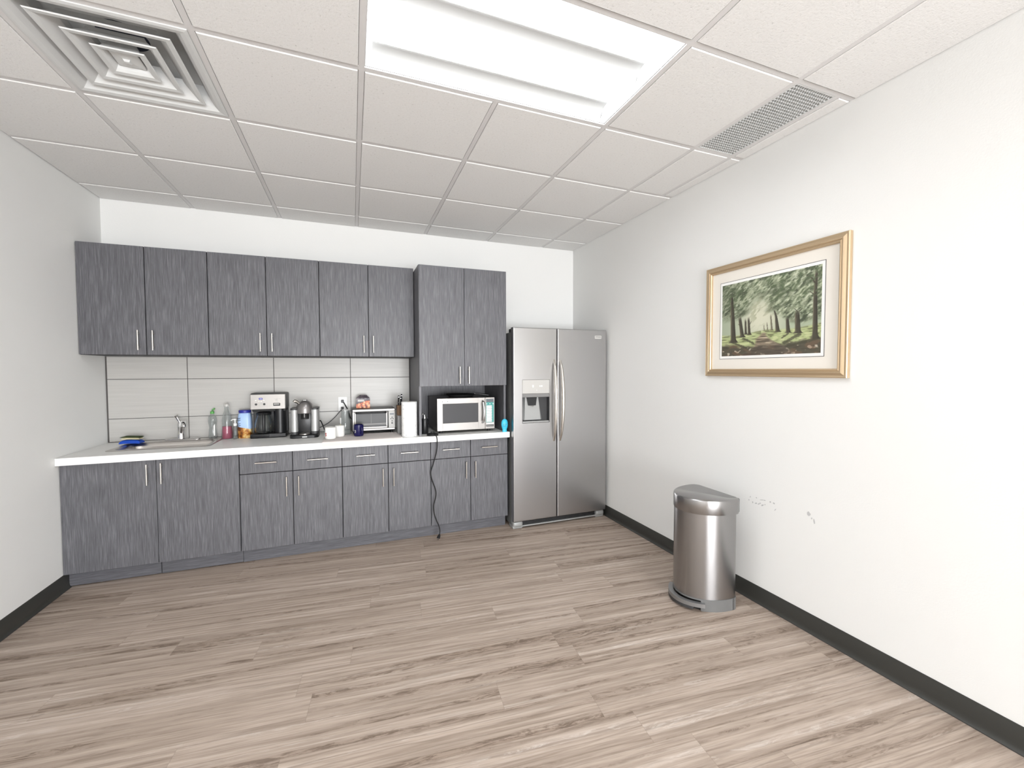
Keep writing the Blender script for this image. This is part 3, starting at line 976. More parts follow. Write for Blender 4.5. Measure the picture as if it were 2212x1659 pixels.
mb = MB(); mb.tube([(cc[0] + .010, cc[1] - .050, cc[2] + .158), (cc[0] + .012, cc[1] - .078, cc[2] + .150), (cc[0] + .013, cc[1] - .086, cc[2] + .09), (cc[0] + .013, cc[1] - .084, cc[2] + .03), (cc[0] + .012, cc[1] - .074, cc[2] + .012)], [.011, .012, .012, .011, .009], M['black'], 12); mb.build('carafe_handle', cf)

# ---------------------------------------------------------------- capsule coffee machine
c = (-.427, 1.88, ZC + .0005)
t = thing('capsule_coffee_machine', 'small capsule coffee machine with a round grey head, left of the white mugs', 'coffee maker', c)
z = c[2]
mb = MB()
mb.loft([[(a, b, zz) for a, b in rrect(-.532 + i_, -.321 - i_, 1.782 + i_, 1.985 - i_, .04)] for i_, zz in ((0, z), (0, z + .020), (.006, z + .026))], M['black'])
mb.build('base', t)
mb = MB(); mb.lathe([(0, 0), (.042, 0), (.042, .006), (.036, .008), (0, .008)], M['steel_bar'], (-.425, 1.835, z + .0262), 28); mb.build('drip_grid', t)
mb = MB()
mb.box(-.478, -.374, 1.862, 1.985, z + .024, z + .215, M['black'], .008)
mb.lathe([(.030, .0), (.030, .04), (.034, .05)], M['blackmatte'], (-.423, 1.845, z + .150), 24)
mb.box(-.427, -.419, 1.802, 1.815, z + .165, z + .195, M['grey'], .002)
mb.build('core', t)
for x0, x1, nm in ((-.527, -.474, 'water_tank'), (-.379, -.322, 'capsule_bin')):
    mb = MB()
    mb.loft([[(a, b, zz) for a, b in rrect(x0, x1, 1.822, 1.975, .022)] for zz in (z + .0265, z + .048)], M['darkgrey'])
    mb.loft([[(a, b, zz) for a, b in rrect(x0, x1, 1.822, 1.975, .022)] for zz in (z + .0482, z + .225)], M['silver_plastic'])
    mb.loft([[(a, b, zz) for a, b in rrect(x0 - .002, x1 + .002, 1.820, 1.977, .024)] for zz in (z + .2255, z + .238)], M['darkgrey'])
    mb.build(nm, t)
mb = MB()
mb.lathe([(.060, .195), (.064, .200), (.064, .222), (.062, .245), (.054, .270), (.040, .289), (.022, .299), (0, .302)], M['headgrey'], (-.424, 1.862, z), 36)
hd = mb.build('head', t)
mb = MB(); mb.box(-.440, -.405, 1.85, 1.876, z + .300, z + .3045, M['darkgrey'], .002); mb.box(-.435, -.411, 1.846, 1.8525, z + .2985, z + .3035, M['white'], .001); mb.build('top_button', hd)
mb = MB()
mb.tube([(-.468, 1.862, z + .277), (-.482, 1.856, z + .291), (-.496, 1.850, z + .296), (-.502, 1.848, z + .288)], [.010, .013, .013, .009], M['steel_bar'], 14)
mb.build('lever', hd)
mb = MB(); mb.box(-.440, -.404, 1.7808, 1.783, z + .007, z + .014, M['white']); mb.build('badge', t)
mb = MB()
mb.tube([(-.335, 1.970, z + .10), (-.318, 1.985, z + .115), (-.300, 1.95, z + .085), (-.275, 1.92, z + .03), (-.24, 1.92, z + .006), (-.20, 1.99, z + .005)], .0048, M['black'], 8)
mb.tube([(-.345, 1.982, z + .045), (-.300, 2.05, z + .060), (-.255, 2.075, z + .085), (-.205, 2.080, z + .130), (-.165, 2.078, z + .178), (-.1435, 2.070, z + .200)], .0032, M['black'], 8)
mb.build('power_cord', t)
mb = MB(); mb.box(-.154, -.132, 2.066, 2.0955, z + .199, z + .220, M['black'], .003); mb.build('plug', t)

# ---------------------------------------------------------------- outlet
oy = YB - .0115
t = thing('wall_outlet', 'white wall outlet with two plugs in it on the grey tiles', 'outlet', (-.140, oy, 1.104))
mb = MB(); mb.box(-.1765, -.1035, oy - .005, oy - .0002, 1.040, 1.167, M['white'], .002); mb.build('cover_plate', t)
for zz in (1.128, 1.078):
    mb = MB(); mb.prism([(-.140 + a, zz + b) for a, b in rrect(-.017, .017, -.014, .014, .012)], 'y', oy - .0065, oy - .0052, M['white']); mb.build('socket', t)

# ---------------------------------------------------------------- drying mat, mugs, clear bottle
mb = MB()
MX0, MX1 = -.276, .312
prof = [(1.4862, .836), (1.4855, .852), (1.4866, .864), (1.492, .8678), (1.51, .8680)] + [(1.51 + .036 * k, .8680 + .0006 * math.sin(k * 1.7)) for k in range(1, 9)]
top = prof; lo = [(1.4905, .836), (1.4905, .852), (1.4908, .858), (1.4925, .8607), (1.51, .8607)] + [(1.51 + .036 * k, .8607) for k in range(1, 9)]
nn = 24
P, F = [], []
L_ = len(top)
for i in range(nn + 1):
    x = MX0 + (MX1 - MX0) * i / nn
    ed = min(i, nn - i) / nn
    for (y, zz) in top:
        y2 = y
        if y > 1.72 and ed < .06: y2 = y - (y - 1.72) * (.12 * (1 - ed / .06))
        rib = .0008 * (1 if i % 2 else 0)
        P.append((x, y2, zz + (rib if y > 1.5 else 0) - (0.004 if ed == 0 and y > 1.495 else 0)))
    for (y, zz) in lo:
        y2 = y
        if y > 1.72 and ed < .06: y2 = y - (y - 1.72) * (.12 * (1 - ed / .06))
        P.append((x, y2, zz))
for i in range(nn):
    a, b = i * 2 * L_, (i + 1) * 2 * L_
    for k in range(L_ - 1):
        F.append([a + k, a + k + 1, b + k + 1, b + k]); F.append([a + L_ + k, b + L_ + k, b + L_ + k + 1, a + L_ + k + 1])
    F.append([a, b, b + L_, a + L_]); F.append([a + L_ - 1, a + 2 * L_ - 1, b + 2 * L_ - 1, b + L_ - 1])
for a in (0, nn * 2 * L_):
    for k in range(L_ - 1): F.append([a + k, a + L_ + k, a + L_ + k + 1, a + k + 1])
mb.add(P, F, M['mattowel'], True)
tag(mb.build('drying_mat'), 'beige dish drying mat hanging over the front edge of the worktop', 'mat')
ZM = .8702

def mug(c, m, r, h, label, ang):
    t = thing('mug', label, 'mug', c, 'mugs on the drying mat')
    mb = MB()
    th = .004
    mb.lathe([(0, 0), (r * .86, 0), (r * .96, .004), (r, .012), (r, h - .002), (r - .002, h), (r - th, h - .002), (r - th, .010), (0, .007)], m, c, 36)
    mb.build('cup', t)
    d = Vector((math.cos(ang), math.sin(ang), 0))
    b = Vector(c)
    mb = MB()
    mb.tube([b + d * (r - .002) + Vector((0, 0, h * .80)), b + d * (r + .020) + Vector((0, 0, h * .78)), b + d * (r + .028) + Vector((0, 0, h * .52)), b + d * (r + .018) + Vector((0, 0, h * .26)), b + d * (r - .002) + Vector((0, 0, h * .22))],
            .0052, m, 10, True, 1.3)
    mb.build('handle', t)
    return t
def wrap(mb, c, r, a0, a1, z0, z1, m, n=5):
    P = []
    for k in range(n + 1):
        a = a0 + (a1 - a0) * k / n
        for rr in (r, r + .0005):
            for zz in (z0, z1): P.append((c[0] + rr * math.cos(a), c[1] + rr * math.sin(a), c[2] + zz))
    F = []
    for k in range(n):
        a, b = k * 4, k * 4 + 4
        F += [[a + 2, a + 3, b + 3, b + 2], [a, b, b + 1, a + 1], [a, a + 2, b + 2, b], [a + 1, b + 1, b + 3, a + 3]]
    F += [[0, 1, 3, 2], [n * 4, n * 4 + 2, n * 4 + 3, n * 4 + 1]]
    mb.add(P, F, m)
c1 = (-.222, 1.618, ZM)
t = mug(c1, M['mugwhite'], .0410, .090, 'white mug with a small red mark, nearest the front edge of the mat', 1.3)
mb = MB()
for a0, z0, z1 in ((3.62, .040, .050), (3.72, .030, .048), (3.80, .026, .038), (3.66, .022, .030), (3.86, .044, .050)):
    wrap(mb, c1, .0410, a0, a0 + .13, z0, z1, M['red'])
mb.build('red_mark', t)
c2 = (-.158, 1.712, ZM)
t = mug(c2, M['mugwhite'], .0360, .088, 'white speckled mug just behind the mug with the red mark', 1.2)
mb = MB()
random.seed(3)
for k in range(16):
    a0 = 4.4 + random.random() * 1.2; z0 = .015 + random.random() * .06
    wrap(mb, c2, .0360, a0, a0 + .05, z0, z0 + .0022, M['lightgrey'], 2)
mb.build('speckles', t)
c3 = (-.014, 1.690, ZM)
t = mug(c3, M['navyglaze'], .0385, .092, 'navy blue mug with white lettering in front of the toaster oven', -1.15)
mb = MB()
for k in range(4): wrap(mb, c3, .0385, 3.75 + k * .10, 3.82 + k * .10, .044 - .002 * k, .052 - .001 * k, M['lightgrey'], 2)
for k in range(3): wrap(mb, c3, .0385, 3.82 + k * .10, 3.89 + k * .10, .028, .036, M['lightgrey'], 2)
mb.build('white_lettering', t)

c = (-.118, 1.862, ZC + .0005)
t = thing('clear_bottle', 'empty clear plastic bottle with a red and white label strip, behind the mugs', 'bottle', c)
mb = MB(); bottle_shell(mb, [(.042, 0), (.046, .008), (.044, .09), (.040, .125), (.033, .15), (.031, .170), (.030, .200)], c, M['clearplastic'], .0015, 32); mb.build('bottle_body', t)
mb = MB(); mb.lathe([(.0305, .2005), (.032, .202), (.032, .212), (.028, .215), (0, .215)], M['clearplastic'], c, 28); mb.build('cap', t)
mb = MB(); wrap(mb, c, .0445, 3.55, 3.95, .096, .148, M['white']); wrap(mb, c, .0465, 3.55, 3.95, .052, .082, M['red']); wrap(mb, c, .0465, 3.55, 3.95, .083, .094, M['cream']); mb.build('label_strip', t)

# ---------------------------------------------------------------- toaster oven and what is on it
z = ZC + .0005
t = thing('toaster_oven', 'toaster oven with a bright steel front and black sides below the wall outlet', 'toaster oven', (.115, 1.95, z))
mb = MB(); mb.box(-.066, .289, 1.838, 2.058, z + .020, z + .214, M['black'], .006); mb.build('housing', t)
for x in (-.045, .262):
    for y in (1.856, 2.03):
        mb = MB(); mb.cyl((x, y, z), (x, y, z + .0205), .011, M['blackmatte'], 14); mb.build('foot', t)
mb = MB()
mb.box(-.060, .287, 1.826, 1.8385, z + .192, z + .212, M['steel_front'], .003)
mb.box(-.060, .287, 1.826, 1.8385, z + .028, z + .046, M['steel_front'], .003)
mb.box(-.060, -.045, 1.826, 1.8385, z + .046, z + .192, M['steel_front'], .002)
mb.box(.232, .287, 1.826, 1.8385, z + .046, z + .192, M['lightgrey'], .002)
mb.build('front_frame', t)
mb = MB()
mb.box(-.0445, .224, 1.820, 1.8375, z + .047, z + .062, M['steel_front'], .003)
mb.box(-.0445, -.033, 1.822, 1.8375, z + .062, z + .190, M['steel_front'], .002)
mb.box(.212, .224, 1.822, 1.8375, z + .062, z + .190, M['steel_front'], .002)
mb.box(-.033, .212, 1.828, 1.836, z + .062, z + .190, M['window'])
mb.box(.088, .091, 1.8265, 1.8285, z + .075, z + .185, M['grey'])
for zz in (.078, .086): mb.box(-.033, .212, 1.8268, 1.8285, z + zz, z + zz + .0022, M['lightgrey'])
dr = mb.build('glass_door', t)
mb = MB(); mb.tube([(-.030, 1.8265, z + .183), (-.022, 1.806, z + .182), (.09, 1.802, z + .182), (.202, 1.806, z + .182), (.210, 1.8265, z + .183)], .0065, M['black'], 12); mb.build('handle', dr)
mb = MB(); mb.box(.245, .278, 1.8245, 1.8265, z + .158, z + .172, M['slate'], .001); mb.build('display', t)
for x, q, r in ((.262, .136, .0045), (.253, .124, .0045), (.270, .124, .0045), (.262, .104, .0045), (.262, .086, .0065)):
    button(t, x, z + q, r, M['darkgrey'], 1.825, 'knob')
mb = MB()
mb.tube([(-.058, 2.0, z + .115), (-.078, 2.01, z + .125), (-.095, 2.05, z + .185), (-.125, 2.075, z + .245), (-.138, 2.074, z + .265)], .0052, M['black'], 8)
mb.build('power_cord', t)
mb = MB(); mb.box(-.152, -.130, 2.066, 2.0955, z + .256, z + .282, M['black'], .004); mb.build('plug', t)

zt = z + .2145
t = thing('snack_carton', 'small dark and orange snack carton with a peaked top on the toaster oven', 'carton', (.03, 1.985, zt))
mb = MB()
A = [(-.028, 1.952, zt), (.086, 1.952, zt), (.086, 2.02, zt), (-.028, 2.02, zt)]
B = [(-.026, 1.952, zt + .085), (.086, 1.952, zt + .085), (.086, 2.02, zt + .085), (-.026, 2.02, zt + .085)]
C_ = [(.004, 1.980, zt + .112), (.060, 1.980, zt + .112), (.060, 1.992, zt + .112), (.004, 1.992, zt + .112)]
mb.loft([A, B, C_], M['snack'], False)
mb.build('box', t)
mb = MB(); mb.box(-.015, .038, 1.950, 1.9525, zt + .056, zt + .074, M['lightgrey'], .0008); mb.build('name_panel', t)

# knife block and knives
t = thing('knife_block', 'slim knife holder with a brown wooden top and grey lower half, right of toaster oven', 'knife block', (.325, 1.75, z))
mb = MB(); mb.box(.298, .345, 1.715, 1.79, z, z + .160, M['grey'], .003); mb.build('lower_half', t)
mb = MB(); mb.box(.296, .347, 1.713, 1.792, z + .1605, z + .246, M['wood'], .003); mb.build('wooden_top', t)
kl = ['black-handled knife standing at the left of the knife block', 'black-handled knife in the middle of the block, partly behind the paper towels', 'tallest black-handled knife at the right of the knife block']
for (x, y, h, tilt), lb in zip(((.309, 1.74, .082, .05), (.327, 1.735, .068, .03), (.336, 1.765, .092, .03)), kl):
    q = thing('kitchen_knife', lb, 'knife', (x, y, z + .2465), 'knives in the knife block')
    mb = MB(); mb.tube([(x, y, z + .2467), (x + .001, y, z + .2467 + h * .5), (x + tilt * h, y, z + .2467 + h)], [.0062, .0058, .0072], M['black'], 12, True, 1.3); mb.build('handle', q)
    for f in (.3, .85):
        mb = MB(); mb.cyl((x + tilt * h * f * .9, y - .0105, z + .2467 + h * f), (x + tilt * h * f * .9, y - .0068, z + .2467 + h * f), .0022, M['chrome'], 8); mb.build('rivet', q)

# paper towel
c = (.381, 1.596, z)
t = thing('paper_towel_roll', 'upright white paper towel roll with a faint grey print beside the tall cabinet', 'paper towels', c)
mb = MB(); mb.lathe([(.020, .001), (.0615, .0), (.0630, .002), (.0630, .282), (.0615, .284), (.020, .284), (.020, .001)], M['towel'], c, 44); mb.build('paper', t)
mb = MB(); mb.lathe([(.0180, .002), (.0196, .002), (.0196, .2835), (.0180, .2835), (.0180, .002)], mat('cardboard', (176, 148, 116), .9), c, 28); mb.build('core_tube', t)

# ---------------------------------------------------------------- niche: black bottle, corded base, microwave, pan
c = (.517, 1.665, z)
t = thing('dispenser_bottle', 'black bottle with a silver spout top in the niche left of the microwave', 'bottle', c)
mb = MB(); mb.lathe([(0, 0), (.029, 0), (.031, .004), (.031, .118), (.028, .128), (.014, .132), (0, .132)], M['black'], c, 32); mb.build('bottle_body', t)
mb = MB(); mb.lathe([(.013, .1322), (.012, .150), (.007, .154), (.007, .166), (0, .168)], M['chrome'], c, 20)
mb.tube([(c[0], c[1], c[2] + .160), (c[0] - .012, c[1] - .010, c[2] + .172), (c[0] - .026, c[1] - .018, c[2] + .170)], [.006, .0055, .0045], M['chrome'], 10)
mb.tube([(c[0] + .01, c[1], c[2] + .140), (c[0] + .028, c[1] - .004, c[2] + .148)], .003, M['chrome'], 8, False)
mb.build('spout', t)

c = (.562, 1.538, z)
t = thing('corded_base', 'black round appliance base at the worktop edge with a cord hanging to the floor', 'appliance base', c)
mb = MB()
mb.lathe([(0, 0), (.046, 0), (.048, .004), (.047, .013), (.040, .018), (.018, .021), (.015, .032), (0, .034)], M['blackmatte'], c, 32, None, 1.0, .82)
mb.build('base', t)
mb = MB()
pts = [(.575, 1.503, .871), (.580, 1.488, .868), (.588, 1.482, .848), (.5895, 1.481, .808), (.585, 1.488, .735), (.557, 1.494, .629), (.538, 1.497, .566), (.545, 1.497, .507), (.571, 1.495, .427), (.578, 1.492, .369), (.558, 1.490, .286), (.561, 1.488, .223), (.576, 1.486, .167), (.595, 1.485, .12), (.606, 1.483, .075), (.602, 1.476, .046)]
mb.tube(pts, .0042, M['blackmatte'], 8)
mb.build('cord', t)
X = Matrix.Translation((.602, 1.475, .045)) @ Vector((-.42, -.35, -.85)).normalized().to_track_quat('Z', 'Y').to_matrix().to_4x4()
mb = MB()
mb.loft([[(a, b, 0) for a, b in rrect(-.005, .005, -.005, .005, .003)], [(a, b, .012) for a, b in rrect(-.009, .009, -.008, .008, .004)], [(a, b, .034) for a, b in rrect(-.012, .012, -.010, .010, .004)]], M['blackmatte'], True, True, X)
pl = mb.build('plug', t)
mb = MB()
for q in (-.006, .006): mb.box(q - .0008, q + .0008, -.003, .003, .0342, .048, M['chrome'], 0, 1, X)
mb.build('prongs', pl)

# microwave
MWX0, MWX1, MWY = .6135, 1.1290, 1.600
z0 = z + .022; z1 = z0 + .2795
t = thing('microwave', 'stainless microwave oven with a teal keypad in the cabinet niche', 'microwave', (.87, 1.8, z))
mb = MB(); mb.box(MWX0 + .002, MWX1 - .002, MWY + .012, 2.03, z0, z1, M['steel_front'], .004); mb.build('housing', t)
for x in (MWX0 + .04, MWX1 - .04):
    for y in (MWY + .05, 1.99):
        mb = MB(); mb.cyl((x, y, z), (x, y, z0 + .0005), .014, M['blackmatte'], 14); mb.build('foot', t)
mb = MB()
dx1 = 1.041
wx0, wx1, wz0, wz1 = .663, .977, z0 + .066, z0 + .232
y0, y1 = MWY, MWY + .0118
mb.box(MWX0, wx0, y0, y1, z0, z1, M['steel_front'], .002); mb.box(wx1, dx1 - .001, y0, y1, z0, z1, M['steel_front'], .002)
mb.box(wx0 - .002, wx1 + .002, y0, y1, z0, wz0, M['steel_front'], .002); mb.box(wx0 - .002, wx1 + .002, y0, y1, wz1, z1, M['steel_front'], .002)
dr = mb.build('door', t)
mb = MB(); mb.box(wx0 + .0005, wx1 - .0005, y0 + .004, y1 - .001, wz0 + .0005, wz1 - .0005, M['mwwindow']); mb.build('door_window', dr)
mb = MB(); mb.tube([(1.012, y0 + .001, z0 + .248), (1.016, y0 - .030, z0 + .235), (1.020, y0 - .040, z0 + .155), (1.016, y0 - .030, z0 + .075), (1.012, y0 + .001, z0 + .060)], [.010, .011, .0105, .011, .010], M['chrome'], 14); mb.build('handle', dr)
mb = MB(); mb.box(.655, .712, y0 - .0012, y0 + .001, z0 + .236, z0 + .258, M['white'])
mb.box(.656, .662, y0 - .0018, y0 - .001, z0 + .249, z0 + .255, M['black']); mb.box(.701, .707, y0 - .0018, y0 - .001, z0 + .249, z0 + .255, M['black'])
for k in range(5): mb.box(.667 + k * .0062, .6712 + k * .0062, y0 - .0018, y0 - .001, z0 + .2505, z0 + .2535, M['grey'])
mb.build('name_badge', dr)
mb = MB(); mb.box(dx1 + .001, MWX1, y0, y1, z0, z1, M['steel_front'], .002); cp = mb.build('control_panel', t)
px0, px1 = 1.050, 1.121
mb = MB(); mb.box(px0, px1, y0 - .0012, y0 + .001, z0 + .237, z0 + .266, M['slate']); mb.build('display', cp)
mb = MB()
mb.box(px0, px1, y0 - .0012, y0 + .001, z0 + .058, z0 + .2365, M['teal'])
for k in range(3): mb.cyl((px0 + .006 + k * .029, y0 - .0018, z0 + .222), (px0 + .006 + k * .029, y0, z0 + .222), .004, M['white'], 12)
mb.build('keypad', cp)
for k in range(10):
    q = z0 + .062 + k * .0148
    mb = MB(); mb.box(px0 + .003, px0 + .050, y0 - .0032, y0 - .0008, q, q + .0128, M['white'], .001); mb.box(px0 + .0502, px0 + .055, y0 - .0028, y0 - .0008, q + .003, q + .009, M['white']); mb.build('key', cp)
mb = MB(); mb.box(px0 + .001, px1, y0 - .0045, y0 + .001, z0 + .040, z0 + .054, M['white'], .002); mb.build('start_bar', cp)
mb = MB(); mb.box(px0, px1, y0 - .0012, y0 + .001, z0 + .020, z0 + .037, M['darkgrey']); mb.box(px0 + .004, px1 - .004, y0 - .002, y0 - .001, z0 + .027, z0 + .030, M['lightgrey']); mb.build('rating_plate', cp)

zp = z1 + .001
c = (.858, 1.755, zp)
t = thing('frying_pan', 'black frying pan lying on top of the microwave', 'pan', c)
mb = MB(); mb.lathe([(0, 0), (.105, 0), (.128, .022), (.130, .026), (.126, .026), (.104, .004), (0, .004)], M['blackmatte'], c, 40); mb.build('pan_body', t)
mb = MB(); mb.tube([(c[0] + .122, c[1] - .01, zp + .022), (c[0] + .16, c[1] - .02, zp + .026), (c[0] + .20, c[1] - .03, zp + .020), (c[0] + .25, c[1] - .045, zp + .012)], [.006, .008, .009, .008], M['black'], 10, True, 1.4)
mb.cyl((c[0] + .124, c[1] - .012, zp + .028), (c[0] + .132, c[1] - .014, zp + .030), .004, M['chrome'], 10)
mb.build('handle', t)

# cyan oval container at the end of the worktop
c = (1.192, 1.512, z)
t = thing('oval_container', 'small bright cyan oval container at the right end of the worktop', 'container', c)
mb = MB()
mb.lathe([(0, 0), (.0205, 0), (.0215, .003), (.0195, .018), (.0185, .022), (.026, .038), (.0305, .060), (.029, .085), (.022, .103), (.010, .113), (0, .115)], M['cyan'], c, 32, None, 1.0, .62)
mb.build('shell', t)
mb = MB()
for k in range(8): mb.box(c[0] - .019 + k * .0046, c[0] - .0155 + k * .0046, c[1] - .0193, c[1] - .0180, z + .066, z + .0695, M['slate'])
for k in range(5): mb.box(c[0] - .017 + k * .0046, c[0] - .0135 + k * .0046, c[1] - .0188, c[1] - .0172, z + .052, z + .0555, M['slate'])
mb.build('lettering', t)

# ---------------------------------------------------------------- refrigerator
t = thing('refrigerator', 'large stainless side-by-side refrigerator with an ice dispenser, in the corner', 'refrigerator', (1.71, 1.75, 0))
DY = 1.420
mb = MB()
mb.box(1.2440, 2.1760, 1.492, 2.09, .030, 1.735, M['fridge_side'], .004)
mb.box(1.262, 2.16, 1.482, 1.4925, .09, 1.73, M['gasket'])
mb.build('body', t)
mb = MB(); mb.box(1.250, 1.330, 1.470, 1.56, 1.7352, 1.768, M['darkgrey'], .006); mb.build('hinge_cover', t)
mb = MB(); mb.box(2.09, 2.17, 1.470, 1.56, 1.7352, 1.768, M['darkgrey'], .006); mb.build('hinge_cover', t)
def door_panel(x0, x1, z0, z1, y, d, hole=None):
    mb = MB()
    b = .007
    def rg(i, yy): return [(x0 + i, yy, z0 + i), (x1 - i, yy, z0 + i), (x1 - i, yy, z1 - i), (x0 + i, yy, z1 - i)]
    V = rg(0, y + d) + rg(0, y + b) + rg(b * .3, y + b * .3) + rg(b, y)
    F = [[3, 2, 1, 0]]
    for k in range(3):
        for i in range(4):
            j = (i + 1) % 4
            F.append([k * 4 + i, k * 4 + j, k * 4 + 4 + j, k * 4 + 4 + i])
    if hole is None:
        F.append([12, 13, 14, 15])
        mb.add(V, F, M['steel'], False)
    else:
        hx0, hx1, hz0, hz1, hd = hole
        V += [(hx0, y, hz0), (hx1, y, hz0), (hx1, y, hz1), (hx0, y, hz1), (hx0, y + hd, hz0), (hx1, y + hd, hz0), (hx1, y + hd, hz1), (hx0, y + hd, hz1)]
        for i in range(4):
            j = (i + 1) % 4
            F.append([12 + i, 12 + j, 16 + j, 16 + i]); F.append([16 + i, 16 + j, 20 + j, 20 + i])
        F.append([20, 21, 22, 23])
        mb.add(V, F, M['steel'], False)
    return mb
ZD0, ZD1 = .074, 1.774
ld = door_panel(1.2415, 1.6590, ZD0, ZD1, DY, .06, (1.323, 1.587, .938, 1.319, .055)).build('freezer_door', t)
rd = door_panel(1.6665, 2.1780, ZD0, ZD1, DY, .06).build('fridge_door', t)
for par, x, s in ((ld, 1.630, -1), (rd, 1.692, 1)):
    mb = MB()
    pts, rad = [], []
    for k in range(13):
        q = k / 12
        zz = .767 + (1.496 - .767) * q
        bow = math.sin(q * PI) ** .6
        pts.append((x + s * .006 * math.sin(q * PI) , DY - .0 - .052 * bow, zz)); rad.append(.0070 + .0095 * math.sin(q * PI) ** .5)
    mb.tube(pts, rad, M['steel_bar'], 16, True, 1.0)
    mb.build('handle', par)
# dispenser in the freezer door
mb = MB(); mb.box(1.3245, 1.5855, DY - .001, DY + .03, 1.197, 1.3175, M['lightgrey'], .003); dp = mb.build('dispenser_panel', ld)
mb = MB()
mb.box(1.418, 1.432, DY - .0016, DY - .0008, 1.258, 1.272, M['white']); mb.box(1.421, 1.429, DY - .0016, DY - .0008, 1.250, 1.258, M['white'])
for x in (1.486, 1.498, 1.508): mb.box(x, x + .008, DY - .0016, DY - .0008, 1.256, 1.268, M['white'])
mb.box(1.458, 1.464, DY - .0016, DY - .0008, 1.224, 1.230, M['white'])
mb.build('panel_symbols', dp)
mb = MB(); mb.box(1.3245, 1.5855, DY - .0015, DY + .05, 1.165, 1.1965, M['grey'], .003); mb.build('dispenser_band', ld)
mb = MB()
mb.box(1.3245, 1.5855, DY + .050, DY + .0545, .940, 1.165, M['darkgrey'])
mb.box(1.3240, 1.3275, DY + .002, DY + .052, .940, 1.165, M['darkgrey']); mb.box(1.5825, 1.5860, DY + .002, DY + .052, .940, 1.165, M['darkgrey'])
mb.loft([[(1.342, DY + .050, .962), (1.530, DY + .050, .962), (1.514, DY + .036, .962), (1.358, DY + .036, .962)],
         [(1.352, DY + .050, 1.163), (1.498, DY + .050, 1.163), (1.488, DY + .030, 1.163), (1.362, DY + .030, 1.163)]], M['silver_plastic'], False)
mb.build('dispenser_recess', ld)
mb = MB()
mb.loft([[(1.374, DY + .012, 1.1645), (1.468, DY + .012, 1.1645), (1.468, DY + .030, 1.1645), (1.374, DY + .030, 1.1645)],
         [(1.390, DY + .008, 1.092), (1.456, DY + .008, 1.092), (1.456, DY + .029, 1.092), (1.390, DY + .029, 1.092)]], M['black'], False)
mb.tube([(1.408, DY + .010, 1.091), (1.423, DY + .004, 1.084), (1.438, DY + .010, 1.091)], .003, M['chrome'], 8)
mb.build('dispenser_chute', ld)
mb = MB(); mb.box(1.3280, 1.5820, DY + .002, DY + .049, .9405, .953, M['silver_plastic'], .002); mb.build('drip_tray', ld)
mb = MB(); mb.box(2.052, 2.122, DY - .0014, DY + .0005, 1.692, 1.721, M['lightgrey'], .001)
for k in range(9): mb.box(2.060 + k * .0062, 2.0645 + k * .0062, DY - .0022, DY - .0012, 1.7075, 1.7110, M['darkgrey'])
mb.build('name_badge', rd)
# toe grille and front feet covers
mb = MB()
mb.box(1.252, 2.168, 1.468, 1.492, .020, .072, M['blackmatte'])
mb.box(1.325, 2.095, 1.448, 1.470, .014, .026, M['silver_plastic'], .004)
for k in range(3): mb.box(1.330, 2.090, 1.462, 1.469, .034 + k * .012, .038 + k * .012, M['darkgrey'])
mb.build('toe_grille', t)
for x0, x1 in ((1.2450, 1.338), (2.084, 2.1750)):
    mb = MB()
    mb.box(x0, x1, 1.452, 1.56, .0006, .030, M['silver_plastic'], .008)
    mb.box(x0, x1, 1.440, 1.50, .016, .068, M['silver_plastic'], .018, 4)
    mb.build('foot_cover', t)

# ---------------------------------------------------------------- trash can
def dring(a, b, d0, xb, yc, z, n=40, rc=.048):
    """D outline: straight back at x = xb, bulge towards -x"""
    pts = []
    for k in range(n + 1):
        th = PI * k / n
        pts.append((xb - d0 - b * math.sin(th) ** .92, yc - a * math.cos(th), z))
    for k in range(1, 6):
        q = k / 6 * PI / 2
        pts.append((xb - rc + rc * math.sin(q) if False else xb - d0 + (d0) * math.sin(q), yc + a - rc * (1 - math.cos(q)), z))
    for k in range(1, 6):
        q = k / 6 * PI / 2
        pts.append((xb - d0 + d0 * math.cos(q), yc - a + rc * (1 - math.sin(q)), z))
    return pts
TXB, TYC = 2.058, .010
t = thing('trash_can', 'brushed steel half-round pedal trash can standing against the right wall', 'trash can', (1.95, TYC, 0))
mb = MB()
mb.loft([dring(.172, .236, .045, TXB - .010, TYC, zz) for zz in (.070, .580)], M['steel_can']); mb.build('body', t)
mb = MB()
mb.loft([dring(.179, .244, .047, TXB, TYC, .566), dring(.181, .246, .047, TXB, TYC, .569), dring(.181, .246, .047, TXB, TYC, .641), dring(.179, .244, .046, TXB - .001, TYC, .648), dring(.172, .236, .043, TXB - .006, TYC, .6525)], M['steel_can'])
ld_ = mb.build('lid', t)
mb = MB()
mb.box(TXB + .0006, TXB + .012, TYC - .152, TYC + .152, .562, .645, M['can_plastic'], .005)
mb.build('hinge_cover', t)
mb = MB()
full = [dring(.174, .240, .045, TXB - .008, TYC, zz) for zz in (.0006, .068)]
mb.loft([dring(.166, .220, .045, TXB - .008, TYC, .0006), dring(.166, .220, .045, TXB - .008, TYC, .066)], M['blackmatte'])
